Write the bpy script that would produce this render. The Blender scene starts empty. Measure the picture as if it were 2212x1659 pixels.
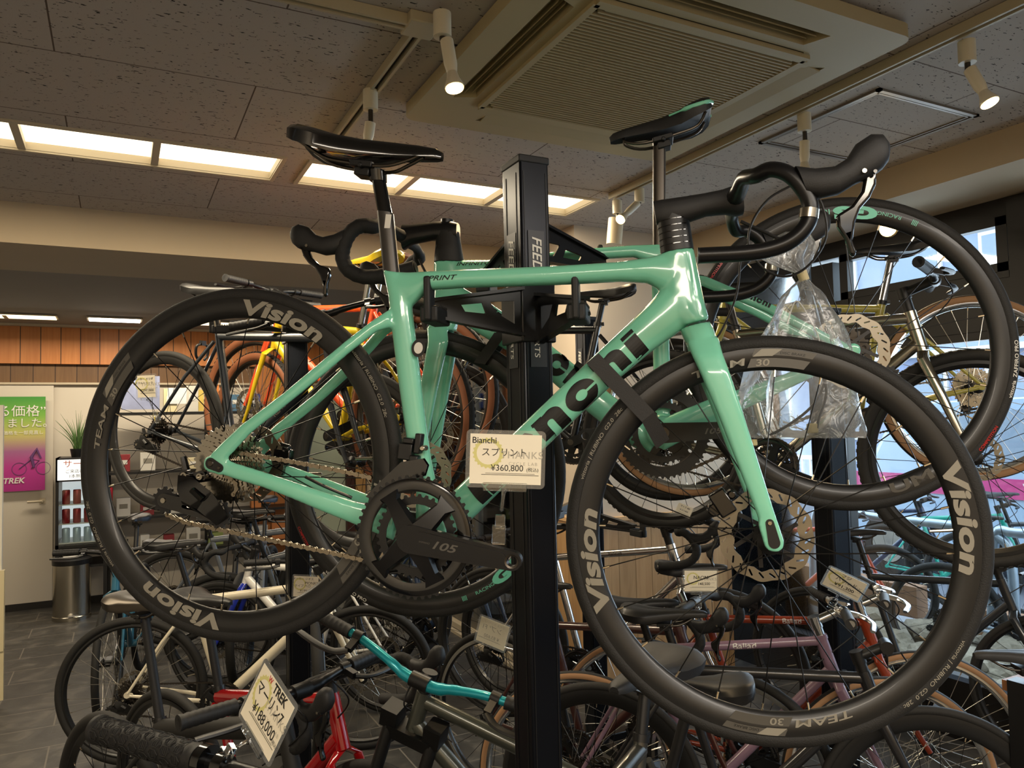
import bpy, bmesh, math, random
from mathutils import Vector as V, Matrix as MX
from mathutils.geometry import tessellate_polygon
from mathutils.bvhtree import BVHTree
C = bpy.context.scene.collection
random.seed(7)
PI = math.pi
# ---------------------------------------------------------------- camera, world, lights, exposure
F, CX, CY, H = 1655., 1106., 829.5, 1.55
RR = MX(((0.8896, -0.0029, -0.4567), (-0.4562, -0.0539, -0.8883), (-0.0220, 0.9985, -0.0492)))
O = V((0, 0, H))
cam = bpy.data.objects.new('camera', bpy.data.cameras.new('camera'))
C.objects.link(cam)
cam.data.sensor_width = 36; cam.data.lens = F / 2212 * 36; cam.data.clip_start = .05
cam.matrix_world = MX.Translation(O) @ RR.to_4x4()
bpy.context.scene.camera = cam
sc = bpy.context.scene
sc.view_settings.view_transform = 'Standard'; sc.view_settings.look = 'None'
sc.view_settings.gamma = 1; sc.view_settings.use_curve_mapping = False
sc.view_settings.exposure = 1.1
world = bpy.data.worlds.new('sky'); sc.world = world; world.use_nodes = True
bg = world.node_tree.nodes['Background']
bg.inputs[0].default_value = (.74, .86, 1.0, 1); bg.inputs[1].default_value = 1.9

def lamp(name, typ, loc, energy, color, rot=None, aim=None, **k):
    d = bpy.data.lights.new(name, typ); d.energy = energy; d.color = color
    for a, b in k.items(): setattr(d, a, b)
    o = bpy.data.objects.new(name, d); C.objects.link(o); o.location = loc
    if aim is not None: o.rotation_euler = (V(aim) - V(loc)).to_track_quat('-Z', 'Y').to_euler()
    return o
# daylight arriving through the shop window
lamp('window_daylight', 'AREA', (4.3, 2.2, 1.9), 60, (.74, .86, 1), aim=(1.6, 1.6, 1.1), shape='RECTANGLE', size=3.2, size_y=1.8)
# added fill lamps behind the camera, in place of assumed ceiling fluorescents
lamp('fill_light_behind', 'AREA', (-1.2, -1.6, 2.6), 55, (1, .87, .70), aim=(-1.2, -1.6, 0), shape='RECTANGLE', size=2.2, size_y=.6)
lamp('fill_light_side', 'AREA', (1.2, -1.2, 2.6), 42, (1, .9, .78), aim=(1.2, -1.2, 0), shape='RECTANGLE', size=2.2, size_y=.6)

# ---------------------------------------------------------------- pixel helpers (photo pixel -> point on a real plane)
def ray(px, py): return RR @ V(((px - CX) / F, -(py - CY) / F, -1))
def dep(px, py, d): return O + ray(px, py) * d
def onx(px, py, x): r = ray(px, py); return O + r * (x / r.x)
def ony(px, py, y): r = ray(px, py); return O + r * (y / r.y)
def onz(px, py, z): r = ray(px, py); return O + r * ((z - H) / r.z)

# ---------------------------------------------------------------- materials
def lin(c):
    if isinstance(c, str):
        c = [int(c[i:i + 2], 16) / 255 for i in (0, 2, 4)]
        return tuple(x / 12.92 if x <= .04045 else ((x + .055) / 1.055) ** 2.4 for x in c) + (1,)
    return tuple(c) + (1,)
MATS = {}
def mat(name, col='808080', rough=.5, metal=0, coat=0, emit=0, bump=0, bscale=60, var=0, vscale=8, spec=.5, trans=0, alpha=1, coord='Object', stretch=None, flake=0):
    if name in MATS: return MATS[name]
    m = bpy.data.materials.new(name); MATS[name] = m; m.use_nodes = True
    nt = m.node_tree; b = nt.nodes['Principled BSDF']; c = lin(col)
    b.inputs['Base Color'].default_value = c; b.inputs['Roughness'].default_value = rough
    b.inputs['Metallic'].default_value = metal; b.inputs['Coat Weight'].default_value = coat
    b.inputs['Coat Roughness'].default_value = .06; b.inputs['Specular IOR Level'].default_value = spec
    if trans: b.inputs['Transmission Weight'].default_value = trans
    if alpha < 1: b.inputs['Alpha'].default_value = alpha
    if emit:
        b.inputs['Emission Color'].default_value = c; b.inputs['Emission Strength'].default_value = emit
    if bump or var or flake:
        tc = nt.nodes.new('ShaderNodeTexCoord'); mp = nt.nodes.new('ShaderNodeMapping')
        nt.links.new(tc.outputs[coord], mp.inputs[0])
        if stretch: mp.inputs['Scale'].default_value = stretch
        if var or flake:
            n = nt.nodes.new('ShaderNodeTexNoise'); n.inputs['Scale'].default_value = 900 if flake else vscale; n.inputs['Detail'].default_value = 5
            nt.links.new(mp.outputs[0], n.inputs[0])
            r = nt.nodes.new('ShaderNodeMix'); r.data_type = 'RGBA'; a = var or flake
            r.inputs[6].default_value = tuple(x * (1 - a) for x in c[:3]) + (1,); r.inputs[7].default_value = tuple(min(1, x * (1 + a)) for x in c[:3]) + (1,)
            nt.links.new(n.outputs[0], r.inputs[0]); nt.links.new(r.outputs[2], b.inputs['Base Color'])
        if bump:
            n = nt.nodes.new('ShaderNodeTexNoise'); n.inputs['Scale'].default_value = bscale
            nt.links.new(mp.outputs[0], n.inputs[0]); bp = nt.nodes.new('ShaderNodeBump')
            bp.inputs['Strength'].default_value = bump; bp.inputs['Distance'].default_value = .002
            nt.links.new(n.outputs[0], bp.inputs['Height']); nt.links.new(bp.outputs[0], b.inputs['Normal'])
    return m
def nodes(m): return m.node_tree.nodes, m.node_tree.links, m.node_tree.nodes['Principled BSDF']

class KD(dict):
    def __getitem__(s, k): return k if isinstance(k, bpy.types.Material) else dict.__getitem__(s, k)
K = KD(
 black=mat('black_plastic', '0c0c0d', .42), matte=mat('matte_black', '161617', .58, bump=.1, bscale=500), satin=mat('satin_black_metal', '121214', .32, .3),
 gloss=mat('gloss_black', '070708', .12, coat=.6), rubber=mat('tyre_rubber', '161513', .72, bump=.35, bscale=420), rimblk=mat('rim_black', '141414', .38, coat=.1),
 steel=mat('brushed_steel', 'b0aa9c', .22, 1), dsteel=mat('dark_steel', '55504a', .35, 1), silver=mat('polished_silver', 'd2d2d0', .16, 1), chain=mat('chain_steel', '8f8574', .22, 1),
 spoke=mat('black_spoke', '0b0b0c', .35, .5), sspoke=mat('silver_spoke', 'b8b4ab', .3, 1), nip=mat('brass_nipple', 'c9bda6', .25, 1),
 tan=mat('tan_sidewall', 'a9805a', .7), brown=mat('brown_sidewall', '8e5636', .7), white=mat('white_paint', 'd8d0be', .3, coat=.5), paper=mat('cream_card', 'efe6cf', .5),
 celeste=mat('celeste_paint', '7cccae', .22, coat=.8), ink=mat('black_ink', '0d0d0d', .5), greyd=mat('grey_decal', '8a8578', .35), greyl=mat('dark_grey_decal', '504d47', .35), whited=mat('white_decal', 'dcd9d0', .4),
 tape=mat('bar_tape', '131313', .75, bump=.3, bscale=200), clear=None, red=mat('red_plastic', 'b01218', .3), mintd=mat('mint_decal', '6fd0b2', .4))
def film(name, tint=(1, 1, 1), gl=.12, milk=0, rough=.03, bump=0, scale=20, trans=(.93, .95, .96)):
    m = bpy.data.materials.new(name); m.use_nodes = True; n = m.node_tree.nodes; l = m.node_tree.links; n.remove(n['Principled BSDF'])
    t0 = n.new('ShaderNodeBsdfDiffuse'); t0.inputs[0].default_value = (.9, .92, .93, 1); tm = n.new('ShaderNodeMixShader'); tm.inputs[0].default_value = milk
    t = n.new('ShaderNodeBsdfTransparent'); t.inputs[0].default_value = trans + (1,)
    g = n.new('ShaderNodeBsdfGlossy'); g.inputs['Roughness'].default_value = rough; g.inputs[0].default_value = tint + (1,)
    mx = n.new('ShaderNodeMixShader'); f = n.new('ShaderNodeFresnel'); f.inputs[0].default_value = 1.45
    a = n.new('ShaderNodeMath'); a.operation = 'ADD'; a.inputs[1].default_value = gl; a.use_clamp = True
    l.new(f.outputs[0], a.inputs[0]); l.new(a.outputs[0], mx.inputs[0]); l.new(t.outputs[0], tm.inputs[1]); l.new(t0.outputs[0], tm.inputs[2]); l.new(tm.outputs[0], mx.inputs[1]); l.new(g.outputs[0], mx.inputs[2]); l.new(mx.outputs[0], n['Material Output'].inputs[0])
    if bump:
        tc = n.new('ShaderNodeTexCoord'); nz = n.new('ShaderNodeTexNoise'); nz.inputs['Scale'].default_value = scale; nz.inputs['Distortion'].default_value = 1.5
        b = n.new('ShaderNodeBump'); b.inputs['Strength'].default_value = bump; b.inputs['Distance'].default_value = .01
        l.new(tc.outputs['Object'], nz.inputs[0]); l.new(nz.outputs[0], b.inputs['Height']); l.new(b.outputs[0], g.inputs['Normal']); l.new(b.outputs[0], f.inputs['Normal'])
    return m
K['clear'] = film('clear_acrylic', gl=.06); K['glass'] = film('window_glass', gl=.01, trans=(.93, .97, .97))
K['bag'] = film('plastic_film', gl=.03, rough=.28, bump=.45, scale=30, milk=.10, trans=(.92, .94, .95))

# ---------------------------------------------------------------- mesh builder
class MB:
    def __init__(s): s.v = []; s.f = []; s.m = []
    def add(s, vs, fs, mi=0):
        o = len(s.v); s.v += [tuple(p) for p in vs]; s.f += [tuple(i + o for i in f) for f in fs]; s.m += [mi] * len(fs); return s
    def rings(s, R, closed=False, caps=True, mi=0):
        n = len(R[0]); vs = [p for r in R for p in r]; fs = []
        k = len(R)
        for i in range(k if closed else k - 1):
            a = i * n; b = ((i + 1) % k) * n
            for j in range(n): fs.append((a + j, a + (j + 1) % n, b + (j + 1) % n, b + j))
        if caps and not closed:
            fs.append(tuple(range(n - 1, -1, -1))); fs.append(tuple((k - 1) * n + j for j in range(n)))
        return s.add(vs, fs, mi)
    def tube(s, P, r, n=10, closed=False, caps=True, mi=0, ell=None):
        P = [V(p) for p in P]; k = len(P); rs = r if isinstance(r, (list, tuple)) else [r] * k
        T = []
        for i in range(k):
            a = P[(i - 1) % k] if (closed or i > 0) else P[i]; b = P[(i + 1) % k] if (closed or i < k - 1) else P[i]
            d = b - a; T.append(d.normalized() if d.length > 1e-9 else V((0, 0, 1)))
        up = V((0, 0, 1)) if abs(T[0].z) < .9 else V((0, 1, 0)); R = []
        nrm = (up - T[0] * up.dot(T[0])).normalized()
        for i in range(k):
            nrm = (nrm - T[i] * nrm.dot(T[i])).normalized(); bn = T[i].cross(nrm); e = ell if ell else 1
            R.append([P[i] + (nrm * math.cos(2 * PI * j / n) + bn * math.sin(2 * PI * j / n) * e) * rs[i] for j in range(n)])
        return s.rings(R, closed, caps, mi)
    def box(s, c, d, M=None, mi=0):
        vs = [V(((x * d[0]) / 2, (y * d[1]) / 2, (z * d[2]) / 2)) for x in (-1, 1) for y in (-1, 1) for z in (-1, 1)]
        vs = [(M @ v if M else v) + V(c) for v in vs]
        return s.add(vs, [(0, 1, 3, 2), (4, 6, 7, 5), (0, 4, 5, 1), (2, 3, 7, 6), (0, 2, 6, 4), (1, 5, 7, 3)], mi)
    def bar(s, a, b, w, h, mi=0, up=(0, 0, 1)):
        a = V(a); b = V(b); d = (b - a).normalized(); u = V(up); x = d.cross(u)
        if x.length < 1e-6: x = d.cross(V((1, 0, 0)))
        x.normalize(); z = x.cross(d)
        return s.rings([[p + x * i * w / 2 + z * j * h / 2 for i, j in ((-1, -1), (1, -1), (1, 1), (-1, 1))] for p in (a, b)], mi=mi)
    def prism(s, poly, d0, d1, T=None, holes=(), mi=0):
        # poly in local xz, extruded along y from d0 to d1
        loops = [list(poly)] + [list(h) for h in holes]; T = T or (lambda p: p)
        flat = [p for l in loops for p in l]; n = len(flat)
        tr = tessellate_polygon([[V((p[0], p[1], 0)) for p in l] for l in loops])
        vs = [T(V((p[0], d0, p[1]))) for p in flat] + [T(V((p[0], d1, p[1]))) for p in flat]
        fs = [tuple(t) for t in tr] + [tuple(i + n for i in reversed(t)) for t in tr]; o = 0
        for l in loops:
            k = len(l)
            for i in range(k): a = o + i; b = o + (i + 1) % k; fs.append((a, b, b + n, a + n))
            o += k
        return s.add(vs, fs, mi)
    def lathe(s, prof, n=32, c=(0, 0, 0), T=None, mi=0, closed=True, mis=None, a0=0, a1=2 * PI, axis='y'):
        # profile of (radius, along-axis)
        k = len(prof); full = abs(a1 - a0 - 2 * PI) < 1e-6; vs = []; c = V(c)
        for i in range(n if full else n + 1):
            a = a0 + (a1 - a0) * i / n
            for r, y in prof:
                p = V((r * math.cos(a), y, r * math.sin(a))) if axis == 'y' else V((r * math.cos(a), r * math.sin(a), y))
                p += c; vs.append(T(p) if T else p)
        for i in range(n):
            i2 = (i + 1) % n if full else i + 1
            for j in range(k if closed else k - 1):
                j2 = (j + 1) % k
                s.f.append(tuple(len(s.v) + q for q in (i * k + j, i * k + j2, i2 * k + j2, i2 * k + j))); s.m.append(mis[j] if mis else mi)
        s.v += [tuple(v) for v in vs]; return s
    def mesh(s, name, mats, smooth=True, ang=40):
        me = bpy.data.meshes.new(name); me.from_pydata(s.v, [], s.f)
        for m in (mats if isinstance(mats, (list, tuple)) else [mats]): me.materials.append(m)
        me.polygons.foreach_set('material_index', s.m)
        bm = bmesh.new(); bm.from_mesh(me); bmesh.ops.recalc_face_normals(bm, faces=bm.faces); bm.to_mesh(me); bm.free()
        if smooth: me.shade_smooth(); me.set_sharp_from_angle(angle=math.radians(ang))
        me.update(); return me
    def build(s, name, mats, parent=None, smooth=True, ang=40, bevel=0):
        o = put(name, s.mesh(name, mats, smooth, ang), parent)
        if bevel:
            b = o.modifiers.new('bevel', 'BEVEL'); b.width = bevel; b.segments = 2; b.limit_method = 'ANGLE'; b.angle_limit = math.radians(35)
        return o
def put(name, me, parent=None, M=None):
    o = bpy.data.objects.new(name, me); C.objects.link(o)
    if parent: o.parent = parent
    if M is not None: o.matrix_local = M
    return o
def tag(o, label, cat, group=None):
    o['label'] = label; o['category'] = cat
    if group: o['group'] = group
    return o
def thing(name, label, cat, M=None, group=None):
    o = bpy.data.objects.new(name, None); C.objects.link(o); o.empty_display_size = .1
    if M is not None: o.matrix_world = M if isinstance(M, MX) else MX.Translation(M)
    return tag(o, label, cat, group)
def struct(name, mb, m, **k):
    o = mb.build(name, m, **k); o['kind'] = 'structure'; return o
def copy_tree(o, parent=None):
    c = o.copy(); C.objects.link(c)
    if parent: c.parent = parent; c.matrix_parent_inverse = o.matrix_parent_inverse
    for ch in list(o.children): copy_tree(ch, c)
    return c
def spline(P, k=6):
    # Catmull-Rom through the points
    P = [V(p) for p in P]; Q = [P[0] * 2 - P[1]] + P + [P[-1] * 2 - P[-2]]; out = []
    for i in range(1, len(Q) - 2):
        a, b, c, d = Q[i - 1:i + 3]
        for j in range(k):
            t = j / k; out.append(.5 * (2 * b + (c - a) * t + (2 * a - 5 * b + 4 * c - d) * t * t + (3 * b - a - 3 * c + d) * t ** 3))
    out.append(P[-1]); return out
def circ(r, n=24, cx=0, cz=0, rev=False):
    return [(cx + r * math.cos(2 * PI * i / n), cz + r * math.sin(2 * PI * i / n)) for i in (range(n) if not rev else range(n - 1, -1, -1))]

# ---------------------------------------------------------------- lettering: flat outlines cut in strips, then laid on a surface
FC = {}
def text2d(s, size=1, bold=0, shear=0, step=.12, space=1.0):
    key = (s, bold, shear, space)
    if key not in FC:
        cu = bpy.data.curves.new('t', 'FONT'); cu.body = s; cu.size = 1; cu.offset = bold; cu.shear = shear; cu.space_character = space; cu.resolution_u = 4
        ob = bpy.data.objects.new('t', cu); C.objects.link(ob); dg = bpy.context.evaluated_depsgraph_get()
        me = bpy.data.meshes.new_from_object(ob.evaluated_get(dg)); bm = bmesh.new(); bm.from_mesh(me)
        bpy.data.objects.remove(ob); bpy.data.curves.remove(cu); bpy.data.meshes.remove(me)
        bmesh.ops.triangulate(bm, faces=bm.faces)
        if bm.verts:
            xs = [v.co.x for v in bm.verts]; x0, x1 = min(xs), max(xs); x = x0 + step
            while x < x1:
                bmesh.ops.bisect_plane(bm, geom=bm.verts[:] + bm.edges[:] + bm.faces[:], plane_co=(x, 0, 0), plane_no=(1, 0, 0)); x += step
            for y in (.25, .5):
                bmesh.ops.bisect_plane(bm, geom=bm.verts[:] + bm.edges[:] + bm.faces[:], plane_co=(0, y, 0), plane_no=(0, 1, 0))
        bm.verts.index_update()
        FC[key] = ([(v.co.x, v.co.y) for v in bm.verts], [tuple(q.index for q in f.verts) for f in bm.faces]); bm.free()
    vs, fs = FC[key]; return [(x * size, y * size) for x, y in vs], fs
def decal(name, vs, fs, fn, m, parent, center=True):
    if not vs: return None
    xs = [v[0] for v in vs]; cx = (min(xs) + max(xs)) / 2 if center else 0
    b = MB().add([fn(x - cx, y) for x, y in vs], fs)
    me = bpy.data.meshes.new(name); me.from_pydata(b.v, [], b.f); me.materials.append(m); return put(name, me, parent)
def write(name, s, size, fn, m, parent, bold=0, shear=0, center=True, space=1.0, step=.12, xscale=1):
    vs, fs = text2d(s, size, bold, shear, step, space); return decal(name, [(x * xscale, y) for x, y in vs], fs, fn, m, parent, center)
# ---------------------------------------------------------------- bicycle parts (bike space: x forward, y left, z up, origin at the rear hub)
CACHE = {}
def rim_out(R, tw): return R - tw + (.0065 if tw <= .031 else .003)
def cached(key, fn):
    if key not in CACHE: CACHE[key] = fn()
    return CACHE[key]
def gear(n, r, h=.0045):
    out = []
    for i in range(n):
        for t, k in ((-.32, -.6), (-.14, .45), (.14, .45), (.32, -.6)):
            a = 2 * PI * (i + t) / n; out.append(((r + h * k) * math.cos(a), (r + h * k) * math.sin(a)))
    return out
def hull2(x0, z0, r0, x1, z1, r1, n=9):
    a = math.atan2(z1 - z0, x1 - x0); out = []
    for i in range(n): t = a + PI / 2 + PI * i / (n - 1); out.append((x0 + r0 * math.cos(t), z0 + r0 * math.sin(t)))
    for i in range(n): t = a - PI / 2 + PI * i / (n - 1); out.append((x1 + r1 * math.cos(t), z1 + r1 * math.sin(t)))
    return out
def tyre_mesh(R, tw, knob, side):
    r = tw / 2; c = R - r; prof = []; mis = []; n = 16
    for i in range(n):
        a = -PI * .82 + 2 * PI * .82 * i / (n - 1); prof.append((c + r * math.cos(a), r * math.sin(a)))
        mis.append(0 if abs(a + .1) < .95 else 1)
    mis[-1] = 0
    b = MB().lathe(prof, 96, mis=mis)
    if knob:
        for i in range(84):
            for s in (-1, 1):
                a = 2 * PI * (i + (s > 0) * .5) / 84
                M = MX.Rotation(-a, 3, 'Y'); p = M @ V((c + r * .86, s * r * .52, 0)); b.box(p, (.005, .007, .012), M @ MX.Rotation(s * .5, 3, 'Z'))
    return b.mesh('tyre', [K['rubber'], side])
def rim_mesh(R, tw, rd, m, w=.0125, brake=None):
    ro = rim_out(R, tw); ri = ro - rd; pf = [(ro, w), (ro - .006, w + .0005), (ro - rd * .45, w + .001), (ri + .006, w * .62), (ri + .001, w * .28), (ri, 0)]
    pf = pf + [(r, -y) for r, y in pf[-2::-1]] + [(ro - .004, -w * .7), (ro - .004, w * .7)]
    mis = [1 if brake and j in (0, len(pf) - 5 + 1) else 0 for j in range(len(pf))]
    if brake: mis = [1 if (pf[j][0] > ro - .0145 and pf[(j + 1) % len(pf)][0] > ro - .0145) else 0 for j in range(len(pf))]
    if brake: pf[2] = (ro - .014, pf[2][1]); pf[8] = (ro - .014, pf[8][1]); mis = [1 if j in (0, 1, 8, 9) else 0 for j in range(len(pf))]
    return MB().lathe(pf, 96, mis=mis).mesh('rim', [m, brake or m])
def spoke_mesh(ri, side, lead, fr, m):
    a = lead * 1.05; p0 = V((fr * math.cos(a), side * .028, fr * math.sin(a))); p1 = V((ri + .002, 0, 0)); d = (p1 - p0).normalized()
    return MB().tube([p0, p1 - d * .013], .00105, 6).tube([p1 - d * .013, p1], .0019, 6, mi=1).mesh('spoke', [m, K['nip']])
def hub_mesh(w, m, fr=.022):
    h = w / 2 - .012
    return MB().lathe([(.0, -w / 2), (.008, -w / 2), (.009, -h), (fr, -.030), (fr, -.026), (.011, -.018), (.0095, 0), (.011, .018), (fr, .026), (fr, .030), (.009, h), (.008, w / 2), (0, w / 2)], 20, closed=False).mesh('hub', m)
def rotor_mesh():
    out = []; n = 96
    for i in range(n): a = 2 * PI * i / n; r = .0785 + .0015 * math.cos(a * 12); out.append((r * math.cos(a), r * math.sin(a)))
    inner = [((.054 + .0025 * math.cos(t * 12)) * math.cos(t), (.061 + .0025 * math.cos(t * 12)) * math.sin(t)) for t in [2 * PI * i / 48 for i in range(48)]]
    holes = [inner]
    for i in range(24):
        a = 2 * PI * i / 24; c = (.069 * math.cos(a), .069 * math.sin(a)); q = a + .8; u = (math.cos(q) * .005, math.sin(q) * .005)
        holes.append(hull2(c[0] - u[0], c[1] - u[1], .0016, c[0] + u[0], c[1] + u[1], .0016, 4))
    b = MB().prism(out, -.0009, .0009, holes=holes)
    for i in range(6):
        a = 2 * PI * i / 6; q = a + .5; b.bar((.018 * math.cos(a), 0, .018 * math.sin(a)), (.056 * math.cos(q), 0, .056 * math.sin(q)), .007, .002, mi=1, up=(0, 1, 0))
    b.lathe([(.012, -.006), (.022, -.006), (.022, .004), (.012, .004)], 24, mi=1)
    return b.mesh('brake_rotor', [mat('rotor_steel', '8f897c', .33, 1), K['black']], ang=30)
def cassette_mesh(big):
    T = ([11, 12, 13, 14, 15, 17, 19, 21, 24, 28, 32, 36] if big else [11, 12, 13, 15, 17, 19, 21, 24, 28]); b = MB(); k = len(T)
    for i, t in enumerate(T):
        r = t * .0127 / (2 * PI); y = -.057 + .0365 * i / (k - 1)
        hs = [circ(r * .62, 20)] if i > 5 else []
        if i > 6: hs += [circ(r * .09, 6, r * .78 * math.cos(q), r * .78 * math.sin(q)) for q in [2 * PI * j / 12 for j in range(12)]]
        b.prism(gear(t, r), y - .0008, y + .0008, holes=hs)
    b.lathe([(.0, -.060), (.014, -.060), (.018, -.056), (.018, -.02), (0, -.02)], 20, mi=1, closed=False)
    return b.mesh('cassette', [K['steel'] if big else K['dsteel'], K['dsteel']], ang=25)
def wheel(parent, name, pos, R=.339, tw=.028, rd=.03, rim='rimblk', sm='spoke', ns=24, knob=False, side='rubber', rotor=True, cass=None, hub='black', steer=0, brake=None, sax=None, far=False):
    M = MX.Translation(V(pos))
    if steer: M = M @ MX.Rotation(steer, 4, V(sax or (-.3, 0, .954)))
    key = (R, tw, rd, rim, brake)
    w = put(name, cached(('rim',) + key, lambda: rim_mesh(R, tw, rd, K[rim] if isinstance(rim, str) else rim, brake=K[brake] if brake else None)), parent, M)
    put('tyre', cached(('tyre', R, tw, knob, side), lambda: tyre_mesh(R, tw, knob, K[side])), w)
    fr = .022 if cass is None else .024; ri = rim_out(R, tw) - rd
    put('hub', cached(('hub', cass is not None, hub), lambda: hub_mesh(.10 if cass is None else .13, K[hub], fr)), w)
    a0 = random.uniform(.0, .2)
    for i in range(ns):
        sd = 1 if i % 2 else -1; ld = 1 if (i // 2) % 2 else -1
        put('spoke', cached(('sp', ri, sd, ld, fr, sm), lambda: spoke_mesh(ri, sd, ld, fr, K[sm])), w, MX.Rotation(-(a0 + 2 * PI * i / ns), 4, 'Y'))
    if rotor: put('brake_rotor', cached('rotor', rotor_mesh), w, MX.Translation((0, .041, 0)))
    if cass: put('cassette', cached(('cass', cass), lambda: cassette_mesh(cass == 'big')), w)
    vs = MB().tube([(ri - .034, 0, 0), (ri, 0, 0)], [.0025, .003], 8).mesh('valve', K['steel'])
    put('valve', vs, w, MX.Rotation(-(a0 + .13), 4, 'Y'))
    return w
def peanut(l, r=.0044, w=.0026):
    return [(r * math.cos(t), r * math.sin(t)) for t in [PI * .3 + PI * 1.4 * i / 6 for i in range(7)]] + [(l / 2, -w)] + [(l + r * math.cos(t), r * math.sin(t)) for t in [-PI * .7 + PI * 1.4 * i / 6 for i in range(7)]] + [(l / 2, w)]
def chain(parent, P, m='chain', wob=0):
    P = [V(p) for p in P]; L = [0]
    for a, b in zip(P, P[1:]): L.append(L[-1] + (b - a).length)
    def at(s):
        for i in range(len(L) - 1):
            if s <= L[i + 1]: return P[i].lerp(P[i + 1], (s - L[i]) / max(1e-9, L[i + 1] - L[i]))
        return P[-1]
    n = int(L[-1] / .0127); b = MB()
    for i in range(n):
        a = at(i * .0127); c = at((i + 1) * .0127); d = c - a; q = math.atan2(d.z, d.x); l = d.length; yo = .0034 if i % 2 else .0019
        sh = peanut(l)
        for s in (-1, 1):
            b.prism(sh, s * yo - .0005, s * yo + .0005, T=lambda p, a=a, q=q: V((a.x + p.x * math.cos(q) - p.z * math.sin(q), a.y + p.y, a.z + p.x * math.sin(q) + p.z * math.cos(q))))
        b.tube([a + V((0, -.0042, 0)), a + V((0, .0042, 0))], .0022, 6)
    return b.build('chain', K[m], parent, ang=25)
def arc_pts(c, r, a0, a1, y, n=14): return [(c[0] + r * math.cos(a0 + (a1 - a0) * i / n), y, c[1] + r * math.sin(a0 + (a1 - a0) * i / n)) for i in range(n + 1)]
def crankset(parent, bb, ang=-.05, col='satin', big=50, small=34, spider=4, guard=False, pedals=False, ringcol='black', y0=-.047, length=.1725, armcol=None, left=True):
    key = ('crank', col, big, small, spider, y0, length); R = big * .0127 / 2 / PI; Rs = small * .0127 / 2 / PI if small else 0
    def mk():
        b = MB().prism(gear(big, R), y0 - .001, y0 + .0015, holes=[circ(R * .76, 40)])
        b.lathe([(R * .75, y0 - .0005), (R * .75, y0 - .004), (R * .86, y0 - .0065), (R * .955, y0 - .004), (R * .965, y0 - .001)], 64, mi=1)
        if small: b.prism(gear(small, Rs), y0 + .0075, y0 + .0095, holes=[circ(Rs * .78, 30)])
        return b.mesh('chainring', [K[ringcol], K['gloss' if ringcol == 'black' else ringcol]], ang=30)
    root = put('crankset', cached(key, lambda: mkcrank(col, R, spider, y0, length)), parent, MX.Translation(V(bb)) @ MX.Rotation(-ang, 4, 'Y'))
    put('chainring', cached(('ring',) + key, mk), root)
    def la():
        o = hull2(0, 0, .021, -length, 0, .0145); return MB().prism(o, .062, .078, holes=[circ(.0075, 12, -length, 0, True)]).lathe([(0, .079), (.012, .079), (.015, .076), (.015, .05), (0, .05)], 20, mi=1, closed=False).mesh('crank_arm', [K[col], K['dsteel']], ang=30)
    if left:
        l = put('crank_arm', cached(('la', col, length), la), root)
    if pedals:
        def pm():
            return MB().box((0, -.05, 0), (.085, .085, .016)).tube([(0, 0, 0), (0, -.09, 0)], .007, 8, mi=1).mesh('pedal', [K['black'], K['dsteel']], smooth=False)
        pe = cached('pedal', pm); put('pedal', pe, root, MX.Translation((length, y0 - .02, 0)))
        if left: put('pedal', pe, root, MX.Translation((-length, .08, 0)) @ MX.Rotation(PI, 4, 'X'))
    return root
def mkcrank(col, R, spider, y0, length):
    b = MB(); ya = y0 - .026; L = length
    arm = hull2(0, 0, .023, L, 0, .0155, 12)
    b.prism(arm, ya, y0 - .010, holes=[circ(.0085, 14, L, 0, True)])
    b.prism(hull2(.02, 0, .0165, L - .02, 0, .0105), ya - .0018, ya)
    b.lathe([(.0085, ya - .001), (.0115, ya - .002), (.0115, ya + .004), (.0085, ya + .004)], 16, c=(L, 0, 0), mi=1)
    angs = [2.3, .95, 4.05, 5.35] if spider == 4 else [2 * PI * i / spider + .3 for i in range(spider)]
    for q in angs:
        c, s = math.cos(q), math.sin(q); S = [(0, .024, ya + .004, y0 - .004), (.35, .017, ya + .008, y0 - .004), (.68, .0125, y0 - .012, y0 - .003), (.82, .022, y0 - .008, y0 - .002)]
        rg = []
        for t, w, ya_, yb in S:
            x, z = c * R * t, s * R * t; rg.append([V((x - s * w * k, y, z + c * w * k)) for k, y in ((-1, yb), (-.75, ya_), (.75, ya_), (1, yb))])
        b.rings(rg)
    b.tube([(0, ya + .004, 0), (0, .075, 0)], .0125, 14, mi=1)
    return b.mesh('crankset', [K[col], K['dsteel']], ang=32)
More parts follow.
